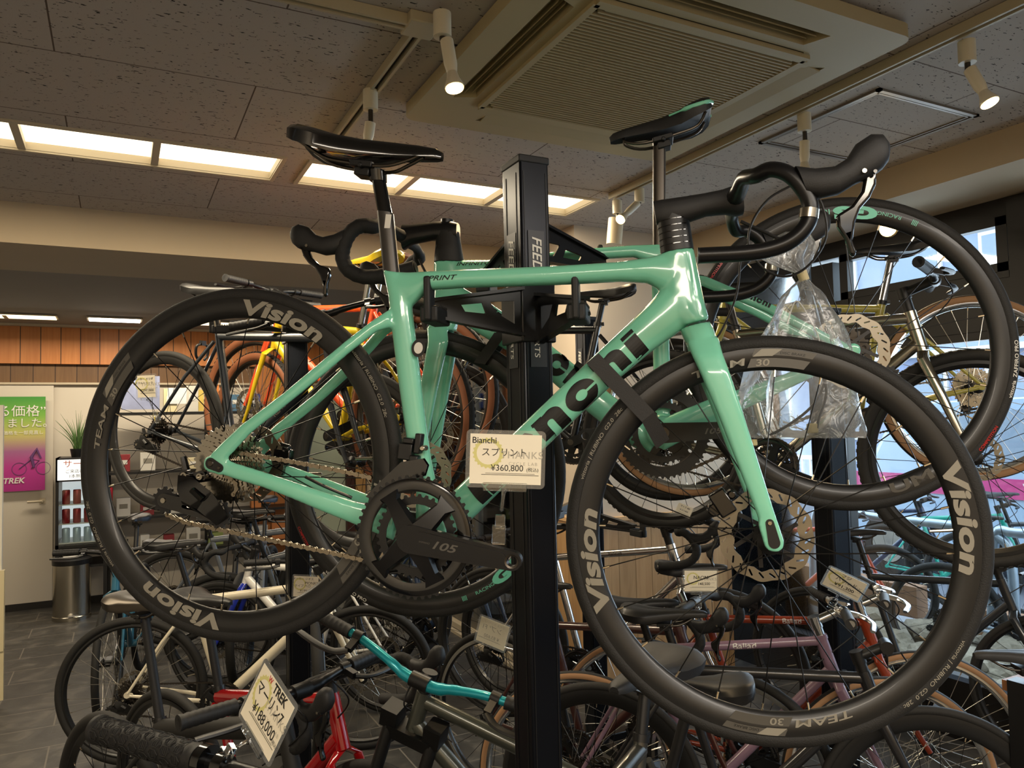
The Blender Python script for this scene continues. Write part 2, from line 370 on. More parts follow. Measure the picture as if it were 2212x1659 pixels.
def derailleur(parent, at, m='black', y=-.052, s=1.0):
    x, z = at; T = lambda p: V((x + p[0] * s, y + p[1], z + p[2] * s))
    b = MB()
    b.tube([T((-.002, .012, -.006)), T((-.018, .0, -.024))], .0075, 8); b.tube([T((-.018, -.012, -.024)), T((-.018, .01, -.024))], .011, 14)
    b.tube([T((-.048, -.012, -.026)), T((-.048, .01, -.026))], .011, 14); b.bar(T((-.012, 0, -.024)), T((-.052, 0, -.026)), .012, .014)
    b.tube([T((-.062, .0, .004)), T((-.05, .0, -.024))], [.006, .007], 8)
    b.rings([[T((px, yy, pz)) for px, pz, yy in r] for r in (
        [(-.058, -.026, -.016), (-.030, -.026, -.016), (-.030, -.045, -.016), (-.050, -.052, -.016)],
        [(-.050, -.05, -.026), (-.012, -.032, -.024), (-.004, -.058, -.022), (-.040, -.072, -.022)],
        [(-.020, -.075, -.024), (.012, -.045, -.022), (.034, -.068, -.018), (.012, -.092, -.018)],
        [(.005, -.09, -.012), (.028, -.062, -.012), (.042, -.085, -.01), (.022, -.102, -.01)])])
    b.tube([T((-.022, -.026, -.046)), T((.0, -.026, -.060))], .006, 8)
    for sx, sz in ((-.018, -.024), (-.048, -.026)): b.lathe([(0, y - .0125), (.0062, y - .0125), (.0062, y - .016), (.0035, y - .016), (.0035, y - .013), (0, y - .013)], 12, c=(x + sx * s, 0, z + sz * s), mi=1, closed=False)
    o = b.build('rear_derailleur', [K[m], K['steel']], parent, ang=35)
    cg = hull2(.022, -.084, .014, -.084, -.074, .012); hl = [hull2(.0, -.083, .003, -.045, -.079, .003, 4)]
    c = MB()
    for yy in (-.010, .004): c.prism(cg, yy, yy + .0016, T=lambda p: T((p.x, p.y, p.z)), holes=hl)
    cgo = c.build('derailleur_cage', K[m], o, ang=30)
    for px, pz in ((.022, -.084), (-.084, -.074)):
        MB().prism(gear(11, .0222 * s), y - .006, y - .001, T=lambda p: V((p.x + x + px * s, p.y, p.z + z + pz * s)), holes=[circ(.006, 10, rev=True)]).lathe([(0, y - .012), (.005, y - .012), (.005, y + .004), (0, y + .004)], 10, c=(x + px * s, 0, z + pz * s), mi=1, closed=False).build('pulley', [K['matte'], K['steel']], o, ang=30)
    return o
def saddle(parent, at, tilt=0, m='black', accent=None, L=1.0, wide=1.0, accm=None):
    st = [(-.135, .036, .004, .020), (-.128, .058, .006, .034), (-.11, .070, .006, .044), (-.08, .071, .002, .046), (-.045, .058, -.003, .044), (0, .036, -.003, .036), (.05, .024, -.001, .030), (.10, .020, -.001, .024), (.13, .016, -.003, .019), (.142, .008, -.008, .012)]
    b = MB(); rg = []
    for x, w, z, d in st:
        w *= wide; pts = []
        for j in range(11):
            t = -1 + 2 * j / 10; pts.append(V((x * L, t * w, z + .004 * (1 - t * t) - (.30 * d if abs(t) > .9 else .05 * d if abs(t) > .7 else 0) - (.003 if abs(t) < .15 and -.1 < x < .06 else 0))))
        pts += [V((x * L, w * .94, z - d * .8)), V((x * L, w * .55, z - d * .55)), V((x * L, -w * .55, z - d * .55)), V((x * L, -w * .94, z - d * .8))]
        rg.append(pts)
    b.rings(rg)
    o = b.build('saddle', K[m], parent, ang=50); o.matrix_local = MX.Translation(V(at)) @ MX.Rotation(-tilt, 4, 'Y')
    r = MB()
    for s in (-1, 1): r.tube(spline([(.105 * L, s * .008, -.014), (.085, s * .012, -.030), (.045, s * .02, -.046), (-.03, s * .022, -.046), (-.075, s * .022, -.040), (-.115 * L, s * .034, -.018)], 4), .0036, 8)
    r.build('rail', K['dsteel'], o)
    MB().box((.005, 0, -.046), (.045, .056, .012)).box((.005, 0, -.058), (.03, .036, .016)).tube([(.005, -.03, -.05), (.005, .03, -.05)], .005, 8).build('seat_clamp', K['black'], o, bevel=.002)
    if accent:
        e = MB()
        for s in (-1, 1): e.tube(spline([(-.02 * L, s * .0465, -.010), (-.07 * L, s * .066, -.012), (-.115 * L, s * .064, -.010), (-.133 * L, s * .036, -.004)], 5), [.0022] * 4 + [.005] * 8 + [.006] * 4, 8)
        e.build('edge_trim', accm or K['celeste'], o)
    return o
# ---------------------------------------------------------------- placing a bicycle and measuring on its plane
def bikeM(x, y, z, yaw, pit=0, rol=0):
    d = V((math.cos(yaw) * math.cos(pit), math.sin(yaw) * math.cos(pit), math.sin(pit))); n = V((0, 0, 1)).cross(d).normalized(); u = d.cross(n)
    n2 = n * math.cos(rol) + u * math.sin(rol); u2 = d.cross(n2); M = MX.Identity(4)
    for i, c in enumerate((d, n2, u2, V((x, y, z)))):
        for j in range(3): M[j][i] = c[j]
    return M
class Plane:
    def __init__(s, M): s.I = M.inverted(); s.o = s.I @ O; s.R = s.I.to_3x3()
    def __call__(s, px, py, y=0):
        r = s.R @ ray(px, py); p = s.o + r * ((y - s.o.y) / r.y); return V((p.x, y, p.z))
def sring(c, hv, w, n=16, p=2.4):
    out = []
    for j in range(n):
        a = 2 * PI * j / n; ca, sa = math.cos(a), math.sin(a); k = 2 / p
        out.append(c + hv * (math.copysign(abs(ca) ** k, ca)) + V((0, w / 2 * math.copysign(abs(sa) ** k, sa), 0)))
    return out
def pxloft(b, L, st, mir=False, p=2.4, mi=0, n=16):
    # stations of (edge pixel, opposite edge pixel, width, lateral offset): centre and depth of section measured on the bike's own plane
    for s in ((1, -1) if mir else (1,)):
        R = []
        for u, l, w, y in st:
            a = L(u[0], u[1], y); c = L(l[0], l[1], y); m = (a + c) / 2; m.y = y * s; h = (a - c) / 2; h.y = 0; R.append(sring(m, h, w, n, p))
        b.rings(R, mi=mi)
def blend(o, vox=.0032, it=9):
    r = o.modifiers.new('remesh', 'REMESH'); r.mode = 'VOXEL'; r.voxel_size = vox; r.use_smooth_shade = True
    s = o.modifiers.new('smooth', 'SMOOTH'); s.factor = .5; s.iterations = it
def baked(o):
    dg = bpy.context.evaluated_depsgraph_get(); me = bpy.data.meshes.new_from_object(o.evaluated_get(dg)); o.modifiers.clear(); old = o.data; me.name = old.name; o.data = me
    me.shade_smooth(); return BVHTree.FromPolygons([v.co.copy() for v in me.vertices], [p.vertices[:] for p in me.polygons])
def onsurf(bvh, x0, z0, x1, z1, side, off=.0007, yb=.03):
    # lay (u,v) on the painted surface as seen from one side (-1 = drive side); u runs from point 0 to point 1
    d = V((x1 - x0, 0, z1 - z0)).normalized(); c = V(((x0 + x1) / 2, 0, (z0 + z1) / 2)); q = V((-d.z, 0, d.x)) if side < 0 else V((d.z, 0, -d.x))
    def f(u, v):
        p = c + d * u + q * v; h = bvh.ray_cast(V((p.x, side * .4, p.z)), V((0, -side, 0)))
        y = h[0].y if h[0] is not None and abs(h[0].y) < .09 and h[0].y * side > -.01 else side * yb
        return V((p.x, y + side * off, p.z))
    return f
# main bicycle's plane, measured from both its wheels
M1 = bikeM(.200, 1.560, 1.482, -.675, -.138); L1 = Plane(M1)
M2 = bikeM(1.395, 1.136, 1.683, 2.483, -.255); L2 = Plane(M2)
# drop bar, hood and lever shapes measured on the main bicycle, relative to its bar clamp
HC = L1(1585, 432, 0)
def rel(pts, y): return [L1(a, b, y) - V((HC.x, 0, HC.z)) for a, b in pts]
BARP = [V((0, 0, 0)), V((.004, -.06, 0)), V((.006, -.12, .001))] + [q for q in rel([(1637, 366), (1668, 360), (1703, 374), (1733, 405), (1750, 442), (1745, 482), (1716, 515), (1672, 536), (1610, 547), (1512, 552)], -.2)]
BARP[3].y = -.17; BARP[4].y = -.187; BARP[5].y = -.197
HOODP = [(rel([u], -.2)[0], rel([l], -.2)[0], w) for u, l, w in (((1716, 360), (1742, 424), .030), ((1758, 366), (1772, 428), .036), ((1800, 362), (1812, 420), .036), ((1828, 344), (1848, 398), .034), ((1848, 312), (1882, 384), .034), ((1878, 292), (1906, 366), .034), ((1904, 292), (1918, 350), .028), ((1918, 308), (1920, 336), .018))]
LEVP = [(v.x, v.z) for v in rel([(1868, 372), (1893, 370), (1891, 400), (1878, 428), (1857, 452), (1846, 482), (1841, 520), (1850, 545), (1844, 557), (1834, 548), (1825, 515), (1808, 490), (1806, 466), (1838, 446), (1860, 415), (1865, 390)], -.2)]
def dropbar(parent, at, rot=0, tape=True, turn=0, hood='matte', bare='satin', sc=1.0, lever='gloss', steerM=None, cable=True):
    M = MX.Translation(V(at)) @ MX.Rotation(turn, 4, V((-.3, 0, .954))) @ MX.Rotation(-rot, 4, 'Y')
    key = ('bar', tape, bare)
    def mk():
        b = MB()
        for s in (-1, 1):
            P = spline([V((p.x, p.y * (1 if s < 0 else -1), p.z)) for p in BARP], 5); n = len(P)
            rr = [.0158 - .0045 * min(1, i / 10) if i < 10 else .0118 for i in range(n)]
            if tape: rr = [(.0158 - .004 * min(1, i / 10)) if i < 13 else .0158 + (.0009 if i % 3 == 0 else 0) for i in range(n)]
            b.tube(P, rr, 12, mi=0); b.lathe([(0, .0), (.0115, 0), (.0125, .003), (.0, .003)], 12, mi=1, closed=False, T=lambda p, e=P[-1], d=(P[-1] - P[-2]).normalized(): e + MX.Rotation(-math.atan2(d.z, d.x), 3, 'Y') @ V((p.y, p.x, p.z)))
        return b.mesh('handlebar', [K['tape' if tape else bare], K['black' if not tape else 'steel']])
    o = put('handlebar', cached(key, mk), parent, M)
    for s in (-1, 1):
        hm = cached(('hood', s, hood), lambda: hoodmesh(s, hood)); put('shifter_hood', hm, o)
        lm = cached(('lev', s, lever), lambda: MB().prism(LEVP, s * .192, s * .206).mesh('brake_lever', K[lever], ang=50)); l = put('brake_lever', lm, o)
        bv = l.modifiers.new('bevel', 'BEVEL'); bv.width = .004; bv.segments = 3; bv.limit_method = 'ANGLE'
    return o
def hoodmesh(s, hood):
    b = MB(); R = []
    for u, l, w in HOODP:
        m = (u + l) / 2; h = (u - l) / 2; h.y = 0; m.y = s * .2; R.append(sring(m, h, w, 16, 2.6))
    b.rings(R)
    c = HOODP[3][1] + (HOODP[3][0] - HOODP[3][1]) * .35
    for dx, r, k in ((.012, .0032, 1), (.026, .0026, 2)): b.lathe([(0, s * .0182), (r, s * .0182), (r, s * .014)], 12, c=(c.x + dx, s * .2, c.z + .002), mi=k, closed=False)
    return b.mesh('hood', [K[hood], K['steel'], K['gloss']], ang=60)
def flatbar(parent, at, w=.62, rise=.01, turn=0, m='satin', grip='matte', levers=True, sweep=.03, lm='black', gm=None, pitch=0, r=.0125):
    M = MX.Translation(V(at)) @ MX.Rotation(turn, 4, V((-.3, 0, .954))) @ MX.Rotation(pitch, 4, 'Y'); b = MB(); h = w / 2
    P = spline([(-sweep, -h, rise * 1.2), (-sweep * .4, -h * .55, rise * 1.2), (0, -h * .28, rise * .7), (0, -.04, 0), (0, .04, 0), (0, h * .28, rise * .7), (-sweep * .4, h * .55, rise * 1.2), (-sweep, h, rise * 1.2)], 5)
    n = len(P); b.tube(P, [.0111 if i < n * .3 or i > n * .7 else r + .0025 * (abs(i - n / 2) < n * .12) for i in range(n)], 12)
    o = b.build('handlebar', K[m], parent); o.matrix_local = M
    for s in (-1, 1):
        e = V((-sweep, s * h, rise * 1.2)); q = V((-sweep * .62, s * h * .70, rise * 1.2)); d = (q - e)
        g = MB(); L = d.length * (.13 / d.length); k = 26; dn = d.normalized()
        g.tube([e + dn * (.13 * i / k) for i in range(k + 1)], [.0178 if i in (0, 1) else .0158 + (.0011 if i % 3 else 0) for i in range(k + 1)], 14)
        g.build('grip', K[grip], o, ang=30)
        if levers:
            c = e + dn * .155; l = MB(); l.tube([c + V((0, -.012, 0)), c + V((0, .012, 0))], .0165, 12); l.bar(c, c + V((.045, 0, -.012)), .018, .016)
            tip = e + V((.062, s * .0, -.022)); l.tube(spline([c + V((.045, 0, -.012)), c + V((.062, s * .03, -.018)), c + V((.062, s * .08, -.020)), tip], 4), [.007] * 4 + [.006] * 8 + [.005], 8, ell=1.6)
            l.build('brake_lever', K[lm], o)
    return o
def hose(parent, pts, r=.0024, m='black', name='cable'): return MB().tube(spline(pts, 6), r, 8).build(name, K[m], parent)
def ell(b, P, hs, ws, mi=0, n=14, p=2.1):
    # tube through points in the bike plane with in-plane height h and lateral width w
    P = [V(q) for q in P]; k = len(P); R = []
    for i in range(k):
        t = (P[min(i + 1, k - 1)] - P[max(i - 1, 0)]); t.y = 0; t.normalize(); q = V((-t.z, 0, t.x)); R.append(sring(P[i], q * hs[i] / 2, ws[i], n, p))
    b.rings(R, mi=mi)
SA = V((-.3, 0, .954))
def generic(name, label, M, col='celeste', fork=None, wb=1.0, bar='drop', R=.339, tw=.030, rd=.022, rim='rimblk', sm='spoke', side='rubber', brake=None, ns=24, knob=False, rotor=True, tube=.034, dt=None, seat=.50, post=.20, sad='black', stemm='black', barm='satin', grip='matte', cassette='small', crank='satin', head=.14, susp=False, slope=.10, stemL=.09, stack=.04, postm='black', group=None, turn=0, hub='black', tape=True, barw=.60, guard=None, pedals=True, chainm='dsteel', levm='black', rise=.012, rear=True, front=True, lug=False, sadw=1.0, post_r=.0136, ca=-.3, steer=0, mudguard=False, sadturn=0, fkw=1, sadL=1.0, hoodm='matte', drive=True, mono=False, flen=.365, text=None, bb=(.41, -.068), cat='bicycle'):
    T = thing(name, label, cat, M, group); col = K[col] if isinstance(col, str) else col; fork = K[fork] if isinstance(fork, str) else (fork or col); dt = dt or tube * 1.15
    if susp: flen = .45
    bb = V((bb[0], 0, bb[1])); std = V((-.284, 0, .959)); sc_ = bb + std * seat
    cr = V((wb - .047 * .954 - .3 * flen, 0, -.047 * .3 + .954 * flen)); ht = cr + SA * head
    b = MB(); tt1 = ht - SA * .022; tt0 = sc_ - std * .02 if slope is None else V((sc_.x, 0, sc_.z - .012))
    ell(b, [cr + SA * .004, ht], [.042, .040], [.042, .040]); ell(b, [tt0, tt1], [tube, tube * 1.05], [tube * .95] * 2)
    ell(b, [bb, cr + SA * .035], [dt, dt], [dt * .95] * 2); ell(b, [bb - std * 0, sc_ + std * .012], [.031, .031], [.031, .031])
    b.tube([bb + V((0, -.036, 0)), bb + V((0, .036, 0))], .0215, 18)
    if not mono:
        for s in (-1, 1):
            ell(b, [bb + V((-.02, s * .018, -.002)), bb * .6 + V((0, s * .048, 0)), V((.012, s * .064, -.004))], [.022, .020, .014], [.014, .014, .012], n=10)
            ell(b, [sc_ + V((-.008, s * .014, -.035)), sc_ * .55 + V((0, s * .046, 0)), V((.004, s * .064, .008))], [.017, .015, .013], [.013, .013, .012], n=10)
            b.prism(hull2(0, 0, .014, .018, 0, .009), s * .061, s * .067)
    if lug:
        for p in (cr + SA * .012, ht - SA * .01): ell(b, [p - SA * .006, p + SA * .006], [.046] * 2, [.046] * 2)
    fr = b.build('frame', col, T)
    f = MB(); SM = None
    hubf = V((wb, 0, 0))
    if susp:
        for s in (-1, 1):
            lo = hubf + V((-.012, s * .062, .01)); up = cr + V((.0, s * .062, .03)) + SA * .03
            f.tube([lo, lo.lerp(up, .52)], [.019, .022], 14, mi=1); f.tube([lo.lerp(up, .5), up], .0165, 14, mi=1); f.box(up - SA * .02, (.052, .046, .05), mi=1)
        f.bar(cr + V((0, -.062, .008)), cr + V((0, .062, .008)), .05, .034, mi=1)
    else:
        for s in (-1, 1):
            k = .048 * fkw
            ell(f, [cr + V((0, s * .012, .004)), cr + V((.002, s * k, -.022)), cr.lerp(hubf, .45) + V((-.008, s * (k + .008), 0)), cr.lerp(hubf, .82) + V((-.008, s * (k + .010), 0)), hubf + V((0, s * (k + .012), 0))], [.034, .034, .027, .020, .018], [.03, .020, .017, .014, .010], n=12)
    fo = f.build('fork', [fork, K['black']], T)
    SP = MX.Translation(cr) @ MX.Rotation(steer, 4, SA) @ MX.Translation(-cr)
    if steer: fo.matrix_local = SP; turn = steer
    MB().tube([ht, ht + SA * stack], .0175, 14).build('headset_spacers', K[stemm], T)
    hc = ht + SA * stack
    if turn and bar != 'drop': sx = MX.Rotation(turn, 3, SA)
    else: sx = MX.Rotation(turn, 3, SA)
    cl = hc + SA * .004 + sx @ (V((.954, 0, .3)) * stemL * .97 + SA * stemL * .12)
    sb = MB(); sb.tube([hc - SA * .016, hc + SA * .022], .0205, 14); sb.tube([hc + SA * .004, cl], .0155, 12); sb.tube([cl - sx @ V((0, .025, 0)), cl + sx @ V((0, .025, 0))], .0195, 14)
    sb.build('stem', K[stemm], T)
    if bar == 'drop': dropbar(T, cl, tape=tape, turn=turn, hood=hoodm)
    elif bar: flatbar(T, cl, w=barw, m=barm, grip=grip, turn=turn, rise=rise, lm=levm)
    if post:
        sp = sc_ + std * (post + .01); MB().tube([sc_ - std * .02, sp], post_r, 14).build('seatpost', K[postm], T)
        MB().tube([sc_ + std * .004, sc_ + std * .02], .0185, 14).box(sc_ + std * .012 + V((-.02, 0, 0)), (.014, .02, .014)).build('seat_clamp', K['black'], T)
        saddle(T, sp + V((-.012, 0, .052)), m=sad, wide=sadw, L=sadL)
    kw = dict(R=R, tw=tw, rd=rd, rim=rim, sm=sm, side=side, brake=brake, ns=ns, knob=knob, hub=hub)
    if front:
        wf = wheel(T, 'front_wheel', hubf, rotor=rotor, **kw)
        if steer: wf.matrix_local = SP @ wf.matrix_local
    if rear: wheel(T, 'rear_wheel', (0, 0, 0), rotor=rotor, cass=cassette if drive else None, **kw)
    if drive:
        big, small = (48, 34) if cassette == 'small' else (42, None)
        crankset(T, bb, ang=ca, col=crank, big=big, small=small, spider=5 if cassette == 'small' else 4, pedals=pedals, y0=-.045)
        Rb = big * .0127 / 2 / PI; y = -.044; a = math.atan2(bb.z, bb.x); rs = .042
        up = arc_pts((bb.x, bb.z), Rb, 1.5, -1.75, y); derailleur(T, (0, 0), s=.9)
        chain(T, [(-.005, y, rs), (0, y, rs)] + [(bb.x - .01, y, bb.z + Rb)] + up + [(.0, y, -.093), (-.075, y, -.086), (-.098, y, -.07), (-.08, y, -.05), (-.02, y, -.06), (.03, y, -.085), (.042, y, -.07), (.02, y, -.03), (-.005, y, -.042)], m=chainm)
    hose(T, [cl + V((.03, -.06, .0)), cl + V((.05, -.02, -.06)), ht + V((.03, -.01, -.06)), bb.lerp(ht, .8) + V((.03, -.02, -.01))], .0022)
    if not rotor:
        for p, q in ((cr + V((.03, 0, -.005)), 0), (sc_ * .8 + V((-.03, 0, .02)), 1)):
            cb = MB(); 
            for s in (-1, 1): cb.tube(spline([p + V((0, 0, .02)), p + V((0, s * .030, .005)), p + V((0, s * .030, -.03)), p + V((0, s * .016, -.05))], 4), .0055, 8)
            cb.box(p + V((0, 0, .02)), (.016, .022, .02)); cb.build('brake_caliper', K['silver' if brake == 'silver' and levm == 'silver' else 'black'], T)
    if text:
        s_, sz, tm, where = text; vs, fs = text2d(s_, sz, .01)
        a, c = (bb, cr + SA * .035) if where == 'down' else (tt0, tt1); side = 1 if (M.to_3x3() @ V((0, 1, 0))).dot(O - M.translation) > 0 else -1
        if side > 0: a, c = c, a
        d = (c - a).normalized(); q = V((-d.z, 0, d.x)) if side < 0 else V((d.z, 0, -d.x)); w_ = (dt if where == 'down' else tube) * .475; md = a.lerp(c, .55)
        decal('lettering', vs, fs, lambda u, v: (lambda p, t: p + V((0, side * (math.sqrt(max(0, w_ * w_ - t * t)) + .0008), 0)))(md + d * u + q * (v - sz * .35), v - sz * .35), K[tm], fr)
    return T
# ---------------------------------------------------------------- the mint green road bicycle in front
B1 = thing('bicycle', 'celeste green road bicycle hung nearest, with black untaped drop bar', 'bicycle', M1)
b = MB()
pxloft(b, L1, [((838, 586), (850, 650), .030, 0), ((880, 588), (893, 660), .034, 0), ((930, 586), (925, 628), .040, 0), ((1000, 583), (1000, 622), .040, 0), ((1200, 575), (1200, 616), .042, 0), ((1340, 566), (1340, 609), .044, 0), ((1400, 557), (1398, 612), .046, 0), ((1440, 546), (1432, 630), .046, 0), ((1470, 543), (1465, 640), .044, 0)])
pxloft(b, L1, [((828, 584), (868, 590), .030, 0), ((840, 640), (888, 648), .034, 0), ((845, 690), (893, 692), .036, 0), ((858, 800), (907, 800), .034, 0), ((872, 900), (919, 900), .034, 0), ((886, 990), (931, 990), .036, 0), ((900, 1060), (945, 1060), .040, 0), ((900, 1135), (945, 1135), .050, 0)])
pxloft(b, L1, [((1428, 548), (1499, 537), .046, 0), ((1430, 590), (1508, 582), .046, 0), ((1430, 650), (1519, 636), .050, 0), ((1450, 690), (1527, 672), .052, 0), ((1468, 707), (1533, 690), .052, 0)])
pxloft(b, L1, [((1448, 600), (1528, 672), .048, 0), ((1402, 655), (1456, 726), .050, 0), ((1356, 700), (1402, 764), .050, 0), ((1286, 765), (1338, 818), .052, 0), ((1180, 867), (1224, 924), .054, 0), ((1060, 982), (1103, 1040), .056, 0), ((980, 1060), (1022, 1120), .058, 0), ((920, 1112), (958, 1170), .060, 0)])
for s in ((0,)):
    pxloft(b, L1, [((480, 990), (470, 1022), .012, -.064), ((520, 1003), (510, 1036), .014, -.062), ((580, 1022), (571, 1054), .016, -.060), ((640, 1042), (631, 1077), .018, -.057), ((700, 1062), (690, 1102), .020, -.052), ((770, 1084), (760, 1130), .024, -.044), ((860, 1104), (850, 1168), .026, -.030)], mir=True, p=2.8)
    pxloft(b, L1, [((446, 994), (488, 1004), .012, -.066), ((462, 972), (492, 991), .013, -.065), ((520, 918), (540, 938), .014, -.064), ((612, 849), (628, 868), .015, -.060), ((690, 784), (706, 804), .016, -.052), ((745, 738), (760, 758), .018, -.042), ((800, 696), (814, 716), .022, -.026), ((842, 668), (850, 706), .026, -.010)], mir=True, p=2.4)
bb1 = L1(915, 1151, -.068); b.tube([(bb1.x, -.036, bb1.z), (bb1.x, .036, bb1.z)], .031, 20)
ax1 = L1(455, 1002, -.067)
for s in (-1, 1):
    q = L1(475, 1010, -.067); b.prism(hull2(ax1.x, ax1.z, .016, q.x, q.z, .014), s * .060, s * .070)
fr1 = b.build('frame', K['celeste'], B1); blend(fr1); bv1 = baked(fr1)
f = MB()
pxloft(f, L1, [((1468, 712), (1534, 695), .052, 0), ((1474, 728), (1541, 708), .058, 0), ((1486, 752), (1550, 735), .070, 0)])
for s in ((0,)):
    pxloft(f, L1, [((1483, 742), (1552, 728), .034, -.016), ((1496, 772), (1562, 765), .034, -.036), ((1512, 806), (1576, 802), .026, -.046), ((1552, 900), (1607, 895), .022, -.052), ((1591, 1000), (1638, 995), .019, -.056), ((1630, 1100), (1670, 1096), .016, -.059), ((1650, 1155), (1688, 1150), .014, -.060)], mir=True, p=3)
axf = L1(1672, 1172, -.062)
for s in (-1, 1): f.prism(hull2(axf.x, axf.z, .0155, axf.x - .012, axf.z + .028, .015), s * .054, s * .066)
fk1 = f.build('fork', K['celeste'], B1); blend(fk1, .003, 7); baked(fk1)
d = MB(); q = L1(470, 1010, -.07); p0 = L1(456, 1001, -.07)
d.prism(hull2(p0.x, p0.z, .0105, q.x + .004, q.z, .008), -.0722, -.069); d.lathe([(0, -.0735), (.005, -.0735), (.006, -.0722), (0, -.0722)], 14, c=(p0.x, 0, p0.z), mi=1, closed=False).lathe([(0, -.0735), (.0028, -.0735), (.0035, -.0722), (0, -.0722)], 14, c=(q.x + .004, 0, q.z), mi=1, closed=False)
d.build('dropout_insert', [K['black'], K['dsteel']], fr1)
MB().prism(hull2(axf.x, axf.z, .009, axf.x - .010, axf.z + .030, .0065), -.0675, -.065).lathe([(0, -.069), (.003, -.069), (.004, -.0675), (0, -.0675)], 12, c=(axf.x - .010, 0, axf.z + .030), mi=1, closed=False).build('dropout_insert', [K['black'], K['steel']], fk1)
# bold frame lettering built as its own shapes, height 1
def blk_n(x=0, w=.95, stem=1.0):
    o = [(0, 0), (0, .86), (-.04, .86), (-.04, 1.0 if stem == 1 else stem), (.34, 1.0 if stem == 1 else stem), (.34, .96)] + [(.60 + .33 * math.cos(a), .66 + .34 * math.sin(a)) for a in [PI * .62 - i * PI * .62 / 8 for i in range(9)]] + [(.95, 0), (.58, 0), (.58, .52)] + [(.465 + .115 * math.cos(a), .54 + .115 * math.sin(a)) for a in [i * PI / 6 for i in range(7)]] + [(.35, 0)]
    return [(x + p * w / .95, q) for p, q in o], []
def blk_c(x=0):
    a0 = .10; o = [(x + .5 + .52 * math.cos(a), .5 + .54 * math.sin(a)) for a in [a0 + (2 * PI - 2 * a0) * i / 30 for i in range(31)]]
    return o + [(x + .5 + .19 * math.cos(a), .5 + .19 * math.sin(a)) for a in [2 * PI - .25 - (2 * PI - .5) * i / 18 for i in range(19)]], []
def rect(x, y, w, h): return [(x, y), (x + w, y), (x + w, y + h), (x, y + h)], []
def blk_a(x=0):
    return [(x + p, q) for p, q in [(.0, .3), (.05, .1), (.2, 0), (.55, .02), (.9, 0), (.9, .7), (.75, .95), (.45, 1.0), (.12, .95), (.02, .72), (.38, .72), (.5, .8), (.56, .7), (.3, .6), (.08, .5)]], []
def blocks(sh, size, bold=0):
    vs = []; fs = []
    for o, hs in sh:
        t = tessellate_polygon([[V((p[0], p[1], 0)) for p in o]]); k = len(vs); vs += o; fs += [tuple(i + k for i in q) for q in t]
    bm = bmesh.new(); vv = [bm.verts.new((x, y, 0)) for x, y in vs]
    for q in fs:
        try: bm.faces.new([vv[i] for i in q])
        except ValueError: pass
    x1 = max(v[0] for v in vs); x = min(v[0] for v in vs) + .15
    while x < x1: bmesh.ops.bisect_plane(bm, geom=bm.verts[:] + bm.edges[:] + bm.faces[:], plane_co=(x, 0, 0), plane_no=(1, 0, 0)); x += .15
    for i in range(1, 10): bmesh.ops.bisect_plane(bm, geom=bm.verts[:] + bm.edges[:] + bm.faces[:], plane_co=(0, i * .12, 0), plane_no=(0, 1, 0))
    bm.verts.index_update(); r = [(v.co.x * size, v.co.y * size) for v in bm.verts], [tuple(v.index for v in q.verts) for q in bm.faces]; bm.free(); return r
word = [rect(0, 0, .38, .95), rect(.42, 0, .40, .42), rect(.42, .5, .38, .42), rect(1.0, 0, .36, .9), rect(1.0, .95, .36, .16), blk_a(1.5), blk_n(2.55), blk_c(3.66), blk_n(4.85, stem=1.18), rect(5.95, 0, .42, .86), rect(5.95, .93, .42, .16)]
def wordon(name, bv, a, c, side, size, m, par, L=None, shapes=word, skew=0):
    vs, fs = blocks(shapes, size); vs = [(x + skew * y, y - size * .5) for x, y in vs]; return decal(name, vs, fs, onsurf(bv, a.x, a.z, c.x, c.z, side), K[m], par)
a = L1(1020, 1070, -.02); c = L1(1386, 728, -.02)
vs, fs = blocks(word, .043); decal('lettering', [(x * 1.45 + .06 * y, y - .0245) for x, y in vs], fs, onsurf(bv1, a.x, a.z, c.x, c.z, -1), K['ink'], fr1)
a = L1(915, 606, -.02); c = L1(972, 604, -.02)
write('lettering', 'SPRINT', .0125, lambda u, v, g=onsurf(bv1, L1(918, 611).x, L1(918, 611).z, L1(998, 607).x, L1(998, 607).z, -1): g(u, v), K['ink'], fr1, .012, .35, xscale=1.5)
g = onsurf(bv1, L1(893, 790).x, L1(893, 790).z, L1(893, 788).x + .01, L1(893, 788).z, -1)
for r, m in ((.0165, 'ink'), (.0105, 'whited')):
    p0 = L1(905, 752, -.015); mb = MB(); mb.add([V((p0.x + r * math.cos(t) * .8, -.0172 - (.0165 - r) * .1 - .0006, p0.z + r * math.sin(t))) for t in [2 * PI * i / 24 for i in range(24)]], [tuple(range(24))]); mb.build('badge', K[m], fr1)
b = MB(); pxloft(b, L1, [((1427, 550), (1499, 538), .046, 0), ((1422, 505), (1492, 492), .046, 0), ((1417, 470), (1486, 458), .044, 0)])
sp = b.build('headset_spacers', K['black'], B1)
gr = MB()
for i in range(1, 6):
    t = i / 6; a = (1427 - 10 * t, 550 - 78 * t); c = (1499 - 13 * t, 538 - 78 * t); pxloft(gr, L1, [(a, c, .0466, 0), ((a[0] - .2, a[1] - 1.6), (c[0] - .2, c[1] - 1.6), .0466, 0)])
gr.build('spacer_gap', K['gloss'], sp)
b = MB(); pxloft(b, L1, [((1411, 437), (1418, 486), .038, 0), ((1428, 434), (1440, 490), .046, 0), ((1470, 428), (1480, 482), .044, 0), ((1520, 420), (1526, 466), .040, 0), ((1560, 412), (1566, 462), .044, 0), ((1580, 405), (1592, 466), .050, 0), ((1600, 404), (1606, 462), .050, 0)], p=3)
b.build('stem', K['matte'], B1, bevel=0)
hb = dropbar(B1, HC, tape=False)
